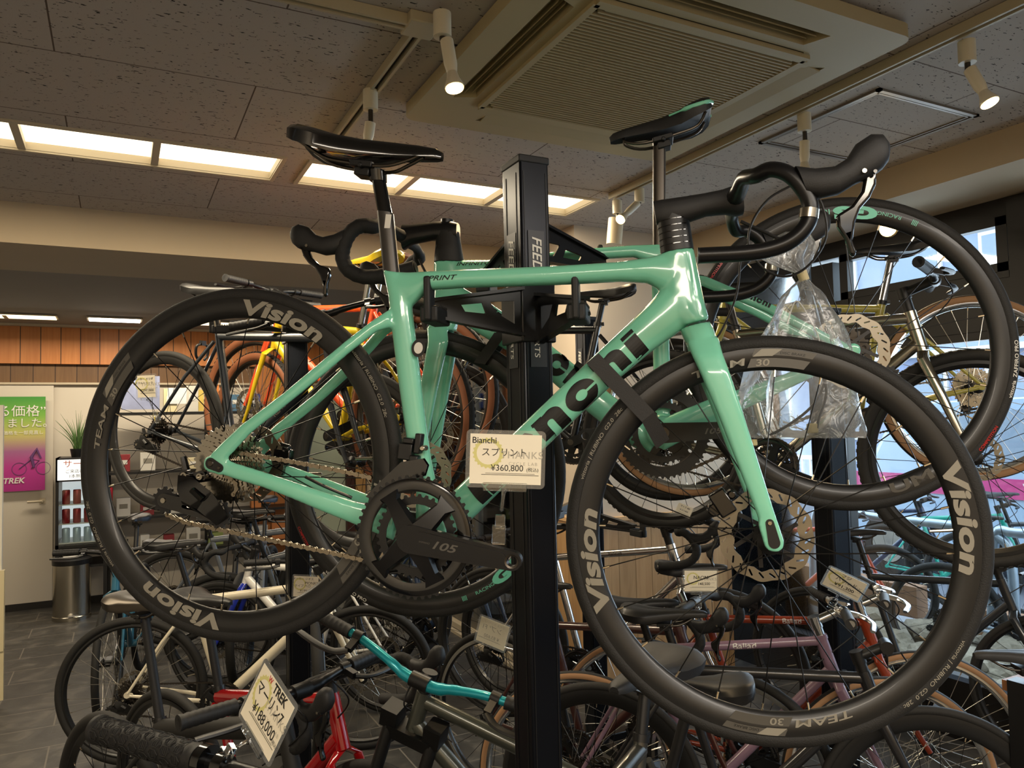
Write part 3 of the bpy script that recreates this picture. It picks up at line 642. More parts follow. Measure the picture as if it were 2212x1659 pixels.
for s in (-1, 1):
    P = [V((p.x, s * abs(p.y), p.z)) for p in BARP]; q = P[6]; MB().tube([P[7].lerp(P[8], .25), P[7].lerp(P[8], .75)], .0136, 14).build('clamp_band', K['steel'], hb)
b = MB(); pxloft(b, L1, [((829, 586), (862, 590), .024, 0), ((816, 457), (849, 461), .024, 0)], p=3); b.build('seat_mast', mat('graphite_metal', '4a4744', .35, .6), B1)
b = MB(); pxloft(b, L1, [((817, 462), (847, 464), .022, 0), ((804, 388), (832, 388), .022, 0)], p=2.5)
pxloft(b, L1, [((800, 392), (834, 392), .026, 0), ((797, 366), (833, 370), .034, 0)], p=3); so = b.build('seatpost', K['gloss'], B1)
st_ = MB(); p0 = L1(838, 478, -.0125); st_.box((p0.x, -.0128, p0.z), (.011, .0008, .026)); st_.build('sticker', K['whited'], so)
sa = L1(640, 300, 0); sn = L1(953, 332, 0); tl = math.atan2(sn.z - sa.z, sn.x - sa.x); sl = (sn - sa).length / .277
saddle(B1, (sa + sn) / 2 + V((0, 0, .006)), tilt=tl, m='gloss', L=sl)
w1f = wheel(B1, 'front_wheel', (.985, 0, 0), rd=.037); w1r = wheel(B1, 'rear_wheel', (0, 0, 0), cass='big', rd=.037)
# decals that run round the rim, seen from the drive side
def rimtext(w, s, ang, size, bold=.02, shear=.15, r=None, y=-.0136, m='greyd', side=-1, xs=1.0, sp=1.0, name='rim_lettering'):
    r = r or .291; k = -1 if side < 0 else 1; vs, fs = text2d(s, size, bold, shear, .06, sp)
    def fn(u, v):
        rr = r + v; a = math.radians(ang) - u / .30; return V((rr * math.cos(a), y * (-side), rr * math.sin(a))) if side < 0 else V((-rr * math.cos(a + PI * 0), -y, rr * math.sin(a)))
    return decal(name, [(x * xs, v - 0) for x, v in vs], fs, fn, K[m], w)
def rimpatch(w, a0, a1, r0, r1, m, y=-.0133, side=-1, sk=.05):
    n = 10; vs = []; 
    for i in range(n + 1):
        t = i / n
        for r, q in ((r0, 0), (r1, -sk)): a = math.radians(a0 + (a1 - a0) * t) + q; vs.append(V((rr_ * math.cos(a), y, rr_ * math.sin(a))) if (rr_ := r) else None)
    MB().add(vs, [(2 * i, 2 * i + 1, 2 * i + 3, 2 * i + 2) for i in range(n)]).build('rim_patch', K[m], w, smooth=False)
def dress(w, t0):
    for k in (0, 180):
        rimtext(w, 'Vision', t0 + k, .040, .040, .16, .2862, y=-.0142, xs=1.78, sp=1.02)
        a = t0 + k - 93
        rimtext(w, 'TEAM', a + 10, .0168, .016, .1, .2905, xs=2.15, y=-.0140)
        rimpatch(w, a + 1, a - 17, .2855, .3155, 'greyl'); rimpatch(w, a - 1, a - 7, .3035, .3155, 'greyd', y=-.0136); rimtext(w, '30', a - 4, .0155, .014, .1, .2875, y=-.0139, xs=1.5)
        rimtext(w, 'DISC BRAKE', a - 13, .006, .003, .1, .307, m='ink', y=-.0136, xs=1.2)
dress(w1f, 195); dress(w1r, 76)
for w, a in ((w1f, 157), (w1f, -33), (w1r, 35), (w1r, 213)): rimtext(w, 'vittoria | RUBINO  G2.0  28c', a, .0088, .006, .15, .3205, y=-.0144, m='greyd', xs=1.25, name='tyre_lettering')
crankset(B1, bb1, ang=-.055, col='satin'); cr1 = [o for o in B1.children if o.name.startswith('crankset')][0]
write('lettering', '105', .018, lambda u, v: V((.062 + u, -.0755, -.006 + v)), K['greyl'], cr1, .02, .3, xscale=1.6)
write('lettering', 'SHIMANO', .0042, lambda u, v: V((.026 + u, -.0755, -.001 + v)), K['greyl'], cr1, .0, .2)
derailleur(B1, (ax1.x + .002, ax1.z + .0), m='gloss', y=-.056, s=1.08)
P = [L1(x, y, -.0475) for x, y in ((448, 1010), (470, 985), (540, 986), (700, 1012), (815, 1036), (880, 1036))]
chain(B1, [L1(x, y, -.046) for x, y in ((498, 975), (560, 985), (640, 999), (730, 1016), (812, 1034))])
chain(B1, [L1(x, y, -.05) for x, y in ((362, 1112), (400, 1128), (500, 1149), (620, 1174), (740, 1199), (826, 1219))])
chain(B1, [L1(x, y, -.05) for x, y in ((505, 1068), (516, 1050), (500, 1034), (480, 1022))])
# front derailleur
d = MB(); fx = lambda x, y, l: L1(x, y, l)
for yy in (-.042, -.052):
    pts = [fx(x, y, -.047) for x, y in ((792, 1072), (815, 1048), (868, 998), (915, 990), (925, 1005), (918, 1028), (870, 1040), (826, 1066), (812, 1082))]
    d.prism([(p.x, p.z) for p in pts], yy, yy + .0014)
fd = d.build('front_derailleur', K['gloss'], B1, ang=30)
d = MB()
for x, y, w, h, l in ((878, 975, .026, .030, -.030), (905, 958, .012, .036, -.030), (885, 952, .020, .010, -.034), (896, 992, .016, .014, -.034)): p = fx(x, y, l); d.box(p, (w, .02, h))
p = fx(916, 968, -.03); d.tube([p + V((0, -.012, 0)), p + V((0, .01, 0))], .0055, 12, mi=1); d.build('derailleur_body', [K['black'], K['steel']], fd, bevel=.002)
b = MB(); p = L1(612, 985, .05)
b.box(p, (.036, .02, .03)); b.box(p + V((-.004, .004, -.022)), (.02, .022, .03)); b.tube([p + V((-.02, 0, .02)), p + V((.012, 0, .016))], .008, 10); b.build('brake_caliper', K['gloss'], B1, bevel=.003)
b = MB(); p = L1(1560, 1085, .04); b.box(p, (.045, .03, .030), MX.Rotation(.9, 3, 'Y')); b.tube([p + V((-.012, -.012, -.014)), p + V((-.012, .02, -.014))], .012, 14); b.tube([p + V((.014, -.01, .016)), p + V((.014, .02, .016))], .008, 12); b.build('brake_caliper', K['gloss'], B1, bevel=.003)
hose(B1, [L1(720 - 60, 1030, -.03), L1(700, 1050, -.03), L1(760, 1075, -.02)], .003)
hose(B1, [L1(x, y, .0) for x, y in ((1710, 400), (1660, 430), (1625, 480), (1618, 530), (1650, 580), (1700, 597), (1750, 570), (1785, 510), (1775, 440), (1750, 415))], .002)
hose(B1, [L1(x, y, .03) for x, y in ((1600, 478), (1650, 500), (1700, 520), (1740, 500))], .003)
hose(B1, [L1(x, y, -.02) for x, y in ((1600, 560), (1590, 640), (1555, 720), (1530, 740))], .0018)
# strap round the down tube and front wheel
b = MB(); P = [L1(x, y, -.036) for x, y in ((1262, 795), (1280, 774), (1330, 832), (1400, 900), (1432, 960))]
w = .036; dirv = (P[-1] - P[1]).normalized(); q = V((-dirv.z, 0, dirv.x)) * (w / 2) * .75
path = [(P[1], .028), (P[1], -.036), (P[3], -.034), (P[4], -.020), (P[4], .018), (P[3], .028)]
R = []
for p, y in path: p = V((p.x, y, p.z)); R.append([p + q + V((0, -.001, 0)), p - q + V((0, -.001, 0)), p - q + V((0, .001, 0)), p + q + V((0, .001, 0))])
b.rings(R, closed=True); tag(b.build('strap', K['matte'], None, smooth=False), 'black strap looped round the front bicycle down tube and front tyre', 'strap').matrix_world = M1

# ---------------------------------------------------------------- second celeste bicycle, hung behind the column and facing left
B2 = thing('bicycle', 'celeste green road bicycle behind the near column facing left, black taped bar, green trimmed saddle', 'bicycle', M2)
b = MB()
pxloft(b, L2, [((945, 570), (948, 640), .044, 0), ((1000, 562), (1000, 604), .042, 0), ((1060, 562), (1060, 594), .040, 0), ((1220, 542), (1220, 568), .038, 0), ((1300, 535), (1300, 560), .036, 0), ((1370, 530), (1370, 556), .036, 0), ((1425, 527), (1440, 585), .034, 0)])
pxloft(b, L2, [((938, 566), (1000, 566), .046, 0), ((938, 620), (1000, 620), .048, 0), ((932, 686), (990, 690), .052, 0)])
pxloft(b, L2, [((962, 600), (984, 688), .05, 0), ((1060, 655), (1035, 722), .052, 0), ((1190, 745), (1160, 797), .054, 0), ((1290, 828), (1250, 875), .056, 0), ((1390, 905), (1350, 955), .058, 0), ((1430, 930), (1400, 985), .058, 0)])
pxloft(b, L2, [((1405, 530), (1445, 530), .032, 0), ((1408, 640), (1446, 640), .034, 0), ((1410, 760), (1447, 760), .034, 0), ((1412, 860), (1452, 860), .040, 0), ((1405, 950), (1465, 950), .052, 0)])
bb2 = L2(1432, 934, .068)
pxloft(b, L2, [((1425, 905), (1432, 975), .03, .030), ((1530, 862), (1545, 915), .022, .045), ((1700, 806), (1712, 836), .018, .058), ((1822, 758), (1832, 780), .014, .064)], mir=True, p=2.8)
pxloft(b, L2, [((1430, 585), (1425, 612), .02, .012), ((1525, 596), (1515, 618), .016, .034), ((1660, 652), (1650, 674), .014, .050), ((1850, 752), (1838, 770), .012, .064)], mir=True)
b.tube([(bb2.x, -.036, bb2.z), (bb2.x, .036, bb2.z)], .036, 20)
for s in (-1, 1): b.prism(hull2(0, 0, .015, .02, -.004, .011), s * .060, s * .070)
fr2 = b.build('frame', K['celeste'], B2); blend(fr2); bv2 = baked(fr2)
f = MB(); pxloft(f, L2, [((930, 692), (990, 695), .05, 0), ((922, 712), (985, 716), .066, 0)])
cr2 = L2(950, 715, 0); hf = V((.985, 0, 0))
for s in (-1, 1): ell(f, [cr2 + V((0, s * .016, .01)), cr2 + V((0, s * .042, -.03)), cr2.lerp(hf, .45) + V((-.006, s * .052, 0)), cr2.lerp(hf, .8) + V((-.005, s * .058, 0)), hf + V((0, s * .062, 0))], [.05, .05, .042, .030, .026], [.035, .026, .020, .017, .012], p=2.8)
fk2 = f.build('fork', K['celeste'], B2); blend(fk2, .003, 6); baked(fk2)
a = L2(1010, 650, .02); c = L2(1330, 878, .02); wordon('lettering', bv2, a, c, 1, .050, 'ink', fr2, skew=.05)
write('lettering', 'INFINITO', .013, onsurf(bv2, L2(985, 578).x, L2(985, 578).z, L2(1070, 574).x, L2(1070, 574).z, 1), K['ink'], fr2, .012, .3, xscale=1.5)
a = L2(1590, 627, .045); c = L2(1668, 664, .045)
wordon('lettering', bv2, a, c, 1, .0115, 'ink', fr2, shapes=word)
b = MB(); pxloft(b, L2, [((938, 566), (1003, 566), .046, 0), ((944, 500), (992, 502), .042, 0)]); b.build('headset_spacers', K['matte'], B2)
b = MB(); pxloft(b, L2, [((990, 482), (990, 520), .036, 0), ((975, 478), (972, 522), .042, 0), ((940, 480), (940, 518), .036, 0), ((890, 486), (890, 528), .036, 0), ((872, 486), (872, 540), .046, 0)], p=2.8); b.tube([L2(968, 500, 0) + V((0, 0, .012)), L2(968, 480, 0) + V((0, 0, .006))], .016, 14); b.build('stem', K['satin'], B2)
dropbar(B2, L2(872, 512, 0), rot=-.06)
b = MB(); pxloft(b, L2, [((1410, 540), (1438, 540), .024, 0), ((1410, 318), (1438, 318), .024, 0)], p=3); b.build('seatpost', K['dsteel'], B2)
sa = L2(1540, 238, 0); sn = L2(1320, 300, 0); tl = math.atan2(sn.z - sa.z, sn.x - sa.x)
saddle(B2, (sa + sn) / 2 + V((0, 0, .008)), tilt=tl, m='matte', accent=True, L=(sn - sa).length / .277)
w2f = wheel(B2, 'front_wheel', hf, rd=.034, steer=.05); w2r = wheel(B2, 'rear_wheel', (0, 0, 0), rd=.034, cass='small')
def rimtextL(w, s, ang, size, m='mintd', bold=.02, shear=0, r=.293, xs=1, y=.0142, name='rim_lettering', upside=False):
    vs, fs = text2d(s, size, bold, shear, .06)
    def fn(u, v):
        if upside: u, v = -u, -v
        rr = r + v; a = math.radians(ang) + u / .30; return V((rr * math.cos(a), y, rr * math.sin(a)))
    return decal(name, [(x * xs, q) for x, q in vs], fs, fn, K[m], w)
for w, a in ((w2r, 110), (w2f, 243)):
    rimtextL(w, '18', a - 11, .016, r=.3125, upside=True); rimtextL(w, 'GS', a, .034, bold=.07, r=.3135, xs=2.1, upside=True); rimtextL(w, 'RACING', a + 13, .011, bold=0, r=.309, xs=1.2, upside=True); rimtextL(w, '||||', a + 23, .012, r=.309, upside=True)
for w, a in ((w2r, 203), (w2r, 25), (w2f, 320)):
    rimtextL(w, 'vittoria  ZAFFIRO PRO', a, .0100, m='whited', r=.3315, xs=1.15, bold=.01, y=.0146, name='tyre_lettering', upside=True); rimtextL(w, 'COMPETITION', a + 27, .0085, m='red', r=.3305, y=.0146, name='tyre_lettering', upside=True)
rimtextL(w2r, 'UM', 262, .030, m='greyl', bold=.03, xs=2.1, r=.311, upside=True)
q = L2(1590, 926, .068) - bb2; c2 = crankset(B2, bb2, ang=math.atan2(q.z, q.x) - PI, col='satin', y0=-.045)
for o in c2.children:
    if o.name.startswith('crank_arm'): write('lettering', '105', .016, lambda u, v: V((-.10 - u, .0788, -.006 + v)), K['greyl'], o, .02, .3, xscale=1.5)
Rb = .101; chain(B2, [(0, -.045, .045), (bb2.x - .02, -.045, bb2.z + Rb)] + arc_pts((bb2.x, bb2.z), Rb, 1.7, -1.75, -.045) + [(bb2.x - .05, -.045, bb2.z - Rb + .004), (.02, -.045, -.10)], m='dsteel')
derailleur(B2, (0, 0), s=1.0)
b = MB(); p = L2(600, 965, .05); q = V((.035, .05, .04)); b.box(q, (.04, .02, .03)); b.tube([q + V((-.02, 0, -.015)), q + V((.0, 0, -.03))], .009, 10); b.build('brake_caliper', K['gloss'], B2, bevel=.003)
b = MB(); q = V((.955, .045, .075)); b.box(q, (.03, .026, .05)); b.tube([q + V((0, 0, .03)), q + V((.02, 0, .01))], .008, 10); b.build('brake_caliper', K['gloss'], B2, bevel=.003)
hose(B2, [L2(905, 560, 0), L2(925, 600, .01), L2(950, 650, .015), L2(922, 706, .03)], .003)
strap2 = MB(); P = [L2(x, y, .034) for x, y in ((1080, 720), (1065, 745), (1035, 785))]
R = []
for p, y in ((P[0], .032), (P[2], .030), (P[2], -.02), (P[0], -.03)): p = V((p.x, y, p.z)); R.append([p + V((.012, .001, .006)), p + V((-.012, .001, -.006)), p + V((-.012, -.001, -.006)), p + V((.012, -.001, .006))])
strap2.rings(R, closed=True); tag(strap2.build('strap', K['matte'], None, smooth=False), 'black strap holding the front wheel of the second celeste bicycle', 'strap').matrix_world = M2
# ---------------------------------------------------------------- room shell
def nodemat(name, rough=.8):
    m = mat(name, 'ffffff', rough); n, l, p = nodes(m); return m, n, l, p
def mapped(n, l, scale=(1, 1, 1), rot=(0, 0, 0), coord='Object'):
    tc = n.new('ShaderNodeTexCoord'); mp = n.new('ShaderNodeMapping'); mp.inputs['Scale'].default_value = scale; mp.inputs['Rotation'].default_value = rot
    l.new(tc.outputs[coord], mp.inputs[0]); return mp.outputs[0]
def ramp(n, l, src, stops):
    r = n.new('ShaderNodeValToRGB'); l.new(src, r.inputs[0]); e = r.color_ramp.elements
    while len(e) < len(stops): e.new(.5)
    for i, (p, c) in enumerate(stops): e[i].position = p; e[i].color = lin(c) if isinstance(c, str) else (c, c, c, 1)
    return r.outputs[0]
def mix(n, l, fac, a, b, mode='MIX'):
    m = n.new('ShaderNodeMix'); m.data_type = 'RGBA'; m.blend_type = mode
    for s, i in ((fac, 0), (a, 6), (b, 7)):
        if hasattr(s, 'links'): l.new(s, m.inputs[i])
        elif i == 0: m.inputs[0].default_value = s
        else: m.inputs[i].default_value = lin(s)
    return m.outputs[2]
def brick(n, l, vec, w, h, mortar, off=.5, c1=1., c2=1., m=0., sc=1):
    b = n.new('ShaderNodeTexBrick'); l.new(vec, b.inputs['Vector']); b.inputs['Scale'].default_value = sc; b.inputs['Brick Width'].default_value = w; b.inputs['Row Height'].default_value = h
    b.inputs['Mortar Size'].default_value = mortar; b.inputs['Mortar Smooth'].default_value = .1; b.offset = off
    for k, v in ((1, c1), (2, c2), (3, m)): b.inputs[k].default_value = lin(v) if isinstance(v, str) else (v, v, v, 1)
    return b.outputs[0]
# ceiling board with worm holes and joints
CE, n, l, p = nodemat('fissured_ceiling_board', .9)
v = mapped(n, l); bk = n.new('ShaderNodeMapping'); bk.inputs['Location'].default_value = (.175 + .56, .03, 0); l.new(v, bk.inputs[0])
jt = brick(n, l, bk.outputs[0], 1.13, .515, .0025)
nz = n.new('ShaderNodeTexNoise'); nz.inputs['Scale'].default_value = 1; nz.inputs['Detail'].default_value = 2; mp2 = n.new('ShaderNodeMapping'); mp2.inputs['Scale'].default_value = (45, 120, 1); l.new(v, mp2.inputs[0]); l.new(mp2.outputs[0], nz.inputs[0])
ho = ramp(n, l, nz.outputs[0], [(.315, 0.), (.335, 1.)])
vo = n.new('ShaderNodeTexVoronoi'); vo.inputs['Scale'].default_value = 62; l.new(v, vo.inputs[0]); vh = ramp(n, l, vo.outputs[0], [(.09, 0.), (.13, 1.)])
nb = n.new('ShaderNodeTexNoise'); nb.inputs['Scale'].default_value = 9; l.new(v, nb.inputs[0]); nbr = ramp(n, l, nb.outputs[0], [(.44, 1.), (.52, 0.)])
vh2 = mix(n, l, nbr, '000000', '000000'); mx = n.new('ShaderNodeMath'); mx.operation = 'MAXIMUM'; l.new(vh, mx.inputs[0]); l.new(nbr, mx.inputs[1])
m1 = n.new('ShaderNodeMath'); m1.operation = 'MULTIPLY'; l.new(ho, m1.inputs[0]); l.new(mx.outputs[0], m1.inputs[1])
c1 = mix(n, l, m1.outputs[0], '1d1814', 'aaa197'); c2 = mix(n, l, jt, '55483c', c1); l.new(c2, p.inputs['Base Color'])
bp = n.new('ShaderNodeBump'); bp.inputs['Distance'].default_value = .004; bp.inputs['Strength'].default_value = .6; l.new(m1.outputs[0], bp.inputs['Height']); l.new(bp.outputs[0], p.inputs['Normal'])
PL = mat('cream_plaster', 'b3a288', .85, var=.06, vscale=3, bump=.08, bscale=120)
PW = mat('pale_wall_paper', 'c4b6a4', .85, var=.05, vscale=2.5)
FL, n, l, p = nodemat('slate_floor_tile', .45)
v = mapped(n, l, rot=(0, 0, 0)); jt = brick(n, l, v, .6, .3, .004); nz = n.new('ShaderNodeTexNoise'); nz.inputs['Scale'].default_value = 5; nz.inputs['Detail'].default_value = 8; nz.inputs['Distortion'].default_value = 1.2; l.new(v, nz.inputs[0])
c1 = ramp(n, l, nz.outputs[0], [(.3, '2c2b29'), (.55, '3f3d39'), (.72, '5c5851')]); l.new(mix(n, l, jt, '6b655b', c1), p.inputs['Base Color'])
bp = n.new('ShaderNodeBump'); bp.inputs['Distance'].default_value = .01; bp.inputs['Strength'].default_value = .4; l.new(nz.outputs[0], bp.inputs['Height']); l.new(bp.outputs[0], p.inputs['Normal'])
def woodmat(name, a, b_, plank=.13, gap='2a1608', rough=.5, axis='x', grain=1.0):
    m, n, l, p = nodemat(name, rough); v = mapped(n, l, (1, 1, 1), coord='Object')
    sx = n.new('ShaderNodeSeparateXYZ'); l.new(v, sx.inputs[0]); q = {'x': 0, 'y': 1}[axis]
    cb = n.new('ShaderNodeCombineXYZ'); l.new(sx.outputs[q], cb.inputs[0]); l.new(sx.outputs[2], cb.inputs[1])
    bk = n.new('ShaderNodeTexBrick'); l.new(cb.outputs[0], bk.inputs['Vector']); bk.inputs['Scale'].default_value = 1; bk.inputs['Brick Width'].default_value = plank; bk.inputs['Row Height'].default_value = 9; bk.inputs['Mortar Size'].default_value = .0035; bk.offset = 0
    bk.inputs[1].default_value = (.78, .78, .78, 1); bk.inputs[2].default_value = (1, 1, 1, 1); bk.inputs[3].default_value = (0, 0, 0, 1); bk.inputs['Bias'].default_value = .2
    mp = n.new('ShaderNodeMapping'); mp.inputs['Scale'].default_value = (26 * grain, 26 * grain, 1.6); l.new(v, mp.inputs[0]); nz = n.new('ShaderNodeTexNoise'); nz.inputs['Scale'].default_value = 1; nz.inputs['Detail'].default_value = 4; nz.inputs['Distortion'].default_value = 1.5; l.new(mp.outputs[0], nz.inputs[0])
    c = mix(n, l, 1.0, mix(n, l, nz.outputs[0], a, b_), bk.outputs[0], 'MULTIPLY'); l.new(mix(n, l, bk.outputs['Fac'], c, gap), p.inputs['Base Color']); return m
WO = woodmat('orange_pine_panelling', 'b0662c', 'd58d4c', .155); WD = woodmat('shaded_pine_boards', '5e4026', '80603c', .17)  # second pine is darker to paint in the shade on the set-back boards
WS = woodmat('cedar_wainscot', '8a5c34', 'e0bd8c', .115, '8f6f48', grain=.6); WSY = woodmat('cedar_wainscot_side', '9c7146', 'd2ac7c', .115, 'a88a60', axis='y', grain=.8)
DK = mat('dark_bronze_frame', '15120f', .5, .2); WF = mat('white_laminate', 'c7beae', .5, var=.03, vscale=2)
struct('floor', MB().box((1.1, 3.2, -.05), (8.2, 11.6, .1)), FL, smooth=False)
ZC = 2.66
# ceiling with openings for the recessed lights
b = MB(); LX = [(-1.95, .60), (.72, 2.14)]; y0, y1 = 3.19, 3.49
def cbox(x0, x1, ya, yb, z=ZC, h=.04): b.box(((x0 + x1) / 2, (ya + yb) / 2, z + h / 2), (x1 - x0, yb - ya, h))
cbox(-3, 3.12, -2.6, y0); cbox(-3, -1.95, y0, y1); cbox(.60, .72, y0, y1); cbox(2.14, 3.12, y0, y1); cbox(-3, 3.12, y1, 4.33); struct('ceiling', b, CE, smooth=False)
LE = mat('fluorescent_diffuser', 'fff0cf', .4, emit=1.25); CR = mat('cream_metal', 'b8ab92', .5); RF = mat('fitting_inner', 'e8dcc0', .4)
for x0, x1 in LX:
    t = thing('recessed_light', 'long recessed ceiling light, %s' % ('the left one running out of the picture' if x0 < 0 else 'the right one behind the black column top'), 'ceiling light', ((x0 + x1) / 2, 3.34, ZC), 'recessed ceiling lights')
    cx = (x0 + x1) / 2; b = MB(); w = x1 - x0
    b.box((0, -.15, .03), (w, .006, .06)).box((0, .15, .03), (w, .006, .06)).box((-w / 2, 0, .03), (.006, .3, .06)).box((w / 2, 0, .03), (.006, .3, .06))
    for s in (-1, 1): b.box((0, s * .158, -.004), (w + .03, .018, .008)); b.box((s * (w / 2 + .008), 0, -.004), (.018, .3, .008))
    b.build('frame', CR, t, smooth=False)
    MB().box((0, 0, .035), (w, .3, .01)).build('diffuser', LE, t, smooth=False)
    k = 4 if x0 < 0 else 3
    for i in range(1, k): xx = (-w / 2 + w * i / k) if x0 > 0 else (w / 2 - .47 * i * (1.0)); MB().box((xx, 0, .012), (.028, .296, .03)).build('divider', CR, t, smooth=False)
    for i in range(2): lamp('ceiling_glow', 'AREA', (cx + (i - .5) * w * .5, 3.34, ZC - .012), 13 if x0 < 0 else 9, (1, .84, .60), aim=(cx + (i - .5) * w * .5, 3.34, 0), shape='RECTANGLE', size=w * .45, size_y=.24)
# rear part of the shop
struct('trim_1', MB().box((-.2, 4.69, 2.56), (5.6, .74, .2)), PL, smooth=False)
struct('ceiling_rear', MB().box((-.2, 6.6, 2.53), (5.6, 3.1, .04)), mat('grey_ceiling', '8b8378', .9, var=.04, vscale=3), smooth=False)
struct('trim_2', MB().box((-.2, 5.075, 2.50), (5.6, .03, .02)), CR, smooth=False)
YB = 8.03
b = MB().box((-.4, YB + .06, 1.03), (5.4, .1, 2.06)); struct('wall_back', b, WF, smooth=False)
struct('wall_panelling', MB().box((-.3, YB - .02, 2.33), (5.3, .06, .34)), WO, smooth=False)
struct('wall_boards', MB().box((-.3, YB + .02, 2.075), (5.3, .05, .19)), WD, smooth=False)
struct('trim_3', MB().box((-.3, YB - .06, 2.505), (5.3, .10, .03)).box((-.3, YB - .0, 1.985), (5.3, .05, .018)), CR, smooth=False)
d = MB().box((-.88, YB - .01, .99), (.72, .04, 1.95)); dr = d.build('door_1', WF, smooth=False); dr['kind'] = 'structure'
MB().tube([(-.60, YB - .03, .94), (-.60, YB - .075, .94)], .012, 10).tube([(-.60, YB - .07, .94), (-.71, YB - .07, .94)], .010, 10).box((-.60, YB - .032, .94), (.05, .006, .05)).build('door_handle', CR, dr)
struct('baseboard_back', MB().box((-.3, YB - .03, .03), (5.2, .02, .06)), DK, smooth=False)
for i, (cx, w, br) in enumerate(((-1.0, 1.1, 0), (-.03, .42, 1), (.78, 1.05, 0))):
    t = thing('recessed_light', ['narrow rear ceiling light over the door, dim and divided in three', 'short bright square ceiling light in the rear ceiling', 'rear ceiling light behind the front rear wheel and grey seatpost'][i], 'ceiling light', (cx, 7.35, 2.5))
    MB().box((0, 0, .0), (w, .22, .012)).build('frame', CR, t, smooth=False)
    MB().box((0, 0, -.008), (w - .03, .19, .008)).build('diffuser', mat('bright_diffuser', 'fffaf0', .4, emit=4.5) if br else mat('rear_diffuser', 'ffe6b4', .4, emit=1.6), t, smooth=False)
    for k in (() if br else (-1, 1)): MB().box((k * w / 6, 0, -.013), (.03, .19, .006)).build('divider', CR, t, smooth=False)
    lamp('rear_glow', 'AREA', (cx, 7.3, 2.47), 7, (1, .86, .66), aim=(cx, 7.0, 0), shape='RECTANGLE', size=w, size_y=.18)
for i, (px, py) in enumerate(((572, 592), (640, 603), (735, 600))):
    q = onz(px, py, 2.505); t = thing('air_vent', ['small dark ceiling vent, leftmost of three in the rear ceiling', 'small dark ceiling vent under the left brake lever tip', 'small dark ceiling vent nearest the grey seat mast'][i], 'vent', q, 'vents in the rear ceiling')
    MB().box((0, 0, 0), (.14, .14, .012)).build('frame', CR, t, smooth=False); MB().box((0, 0, -.007), (.12, .12, .004)).build('opening', K['black'], t, smooth=False)
# pillar, side wall with its glass door, window wall
struct('wall_pillar', MB().box((2.83, 3.86, 1.83), (1.06, .40, 1.70)), PW, smooth=False)
struct('trim_4', MB().box((2.83, 3.65, .49), (1.07, .02, .98)), WS, smooth=False)
struct('trim_5', MB().box((2.295, 3.86, .49), (.02, .42, .98)), WSY, smooth=False)
struct('trim_6', MB().box((2.83, 3.645, .985), (1.10, .035, .022)).box((2.292, 3.86, .985), (.03, .45, .022)), mat('pale_cedar', 'c8a377', .6), smooth=False)
struct('wall_side', MB().box((2.36, 7.70, 1.25), (.08, .66, 2.5)).box((2.36, 5.7, 2.33), (.08, 3.4, .36)), PL, smooth=False)
b = MB()
for y in (4.1, 5.2, 6.3, 7.35): b.box((2.36, y, 1.08), (.06, .06, 2.16))
b.box((2.36, 5.7, .06), (.07, 3.3, .12)).box((2.36, 5.7, 2.13), (.07, 3.3, .06)); struct('window_frame_side', b, mat('grey_aluminium', '6e6a62', .4, .6), smooth=False)
struct('window_2', MB().box((2.36, 5.7, 1.1), (.008, 3.25, 2.0)), K['glass'], smooth=False)
struct('trim_7', MB().box((2.30, 5.75, .02), (.05, 3.4, .04)).box((2.22, 5.75, .01), (.03, 3.4, .02)), CR, smooth=False)
XW = 3.6
struct('trim_8', MB().box((3.36, 1.2, 2.60), (.52, 6.4, .16)), PL, smooth=False)
struct('wall_window_header', MB().box((3.66, 1.0, 2.50), (.16, 7.2, .14)), DK, smooth=False)
b = MB(); b.box((XW, 1.0, 2.05), (.10, 7.2, .26)).box((XW, 1.0, .14), (.12, 7.2, .28))
for y in (3.02, .4, 4.55): b.box((XW, y, 1.2), (.12, .15, 2.4))
b.box((XW, 1.93, 2.25), (.12, .14, .5))
for y in (2.88, 2.03, 3.16, 4.4): b.box((XW - .03, y, 2.29), (.05, .05, .28)); 
for ya, yb in ((.55, 2.90), (3.14, 4.5)):
    for z in (2.20, 2.41): b.box((XW - .03, (ya + yb) / 2, z), (.05, yb - ya, .04))
    b.box((XW - .02, (ya + yb) / 2, 1.90), (.05, yb - ya, .04))
struct('window_frame', b, DK, smooth=False)
struct('window_1', MB().box((XW, 1.0, 1.3), (.008, 7.2, 2.3)), K['glass'], smooth=False)
struct('trim_9', MB().box((XW - .08, 1.38, 2.455), (.02, .30, .025)), K['dsteel'], smooth=False)
struct('wall_left', MB().box((-3.0, 2.7, 1.3), (.1, 11, 2.7)), WF, smooth=False); struct('wall_behind', MB().box((.2, -2.7, 1.3), (6.6, .1, 2.7)), PL, smooth=False)

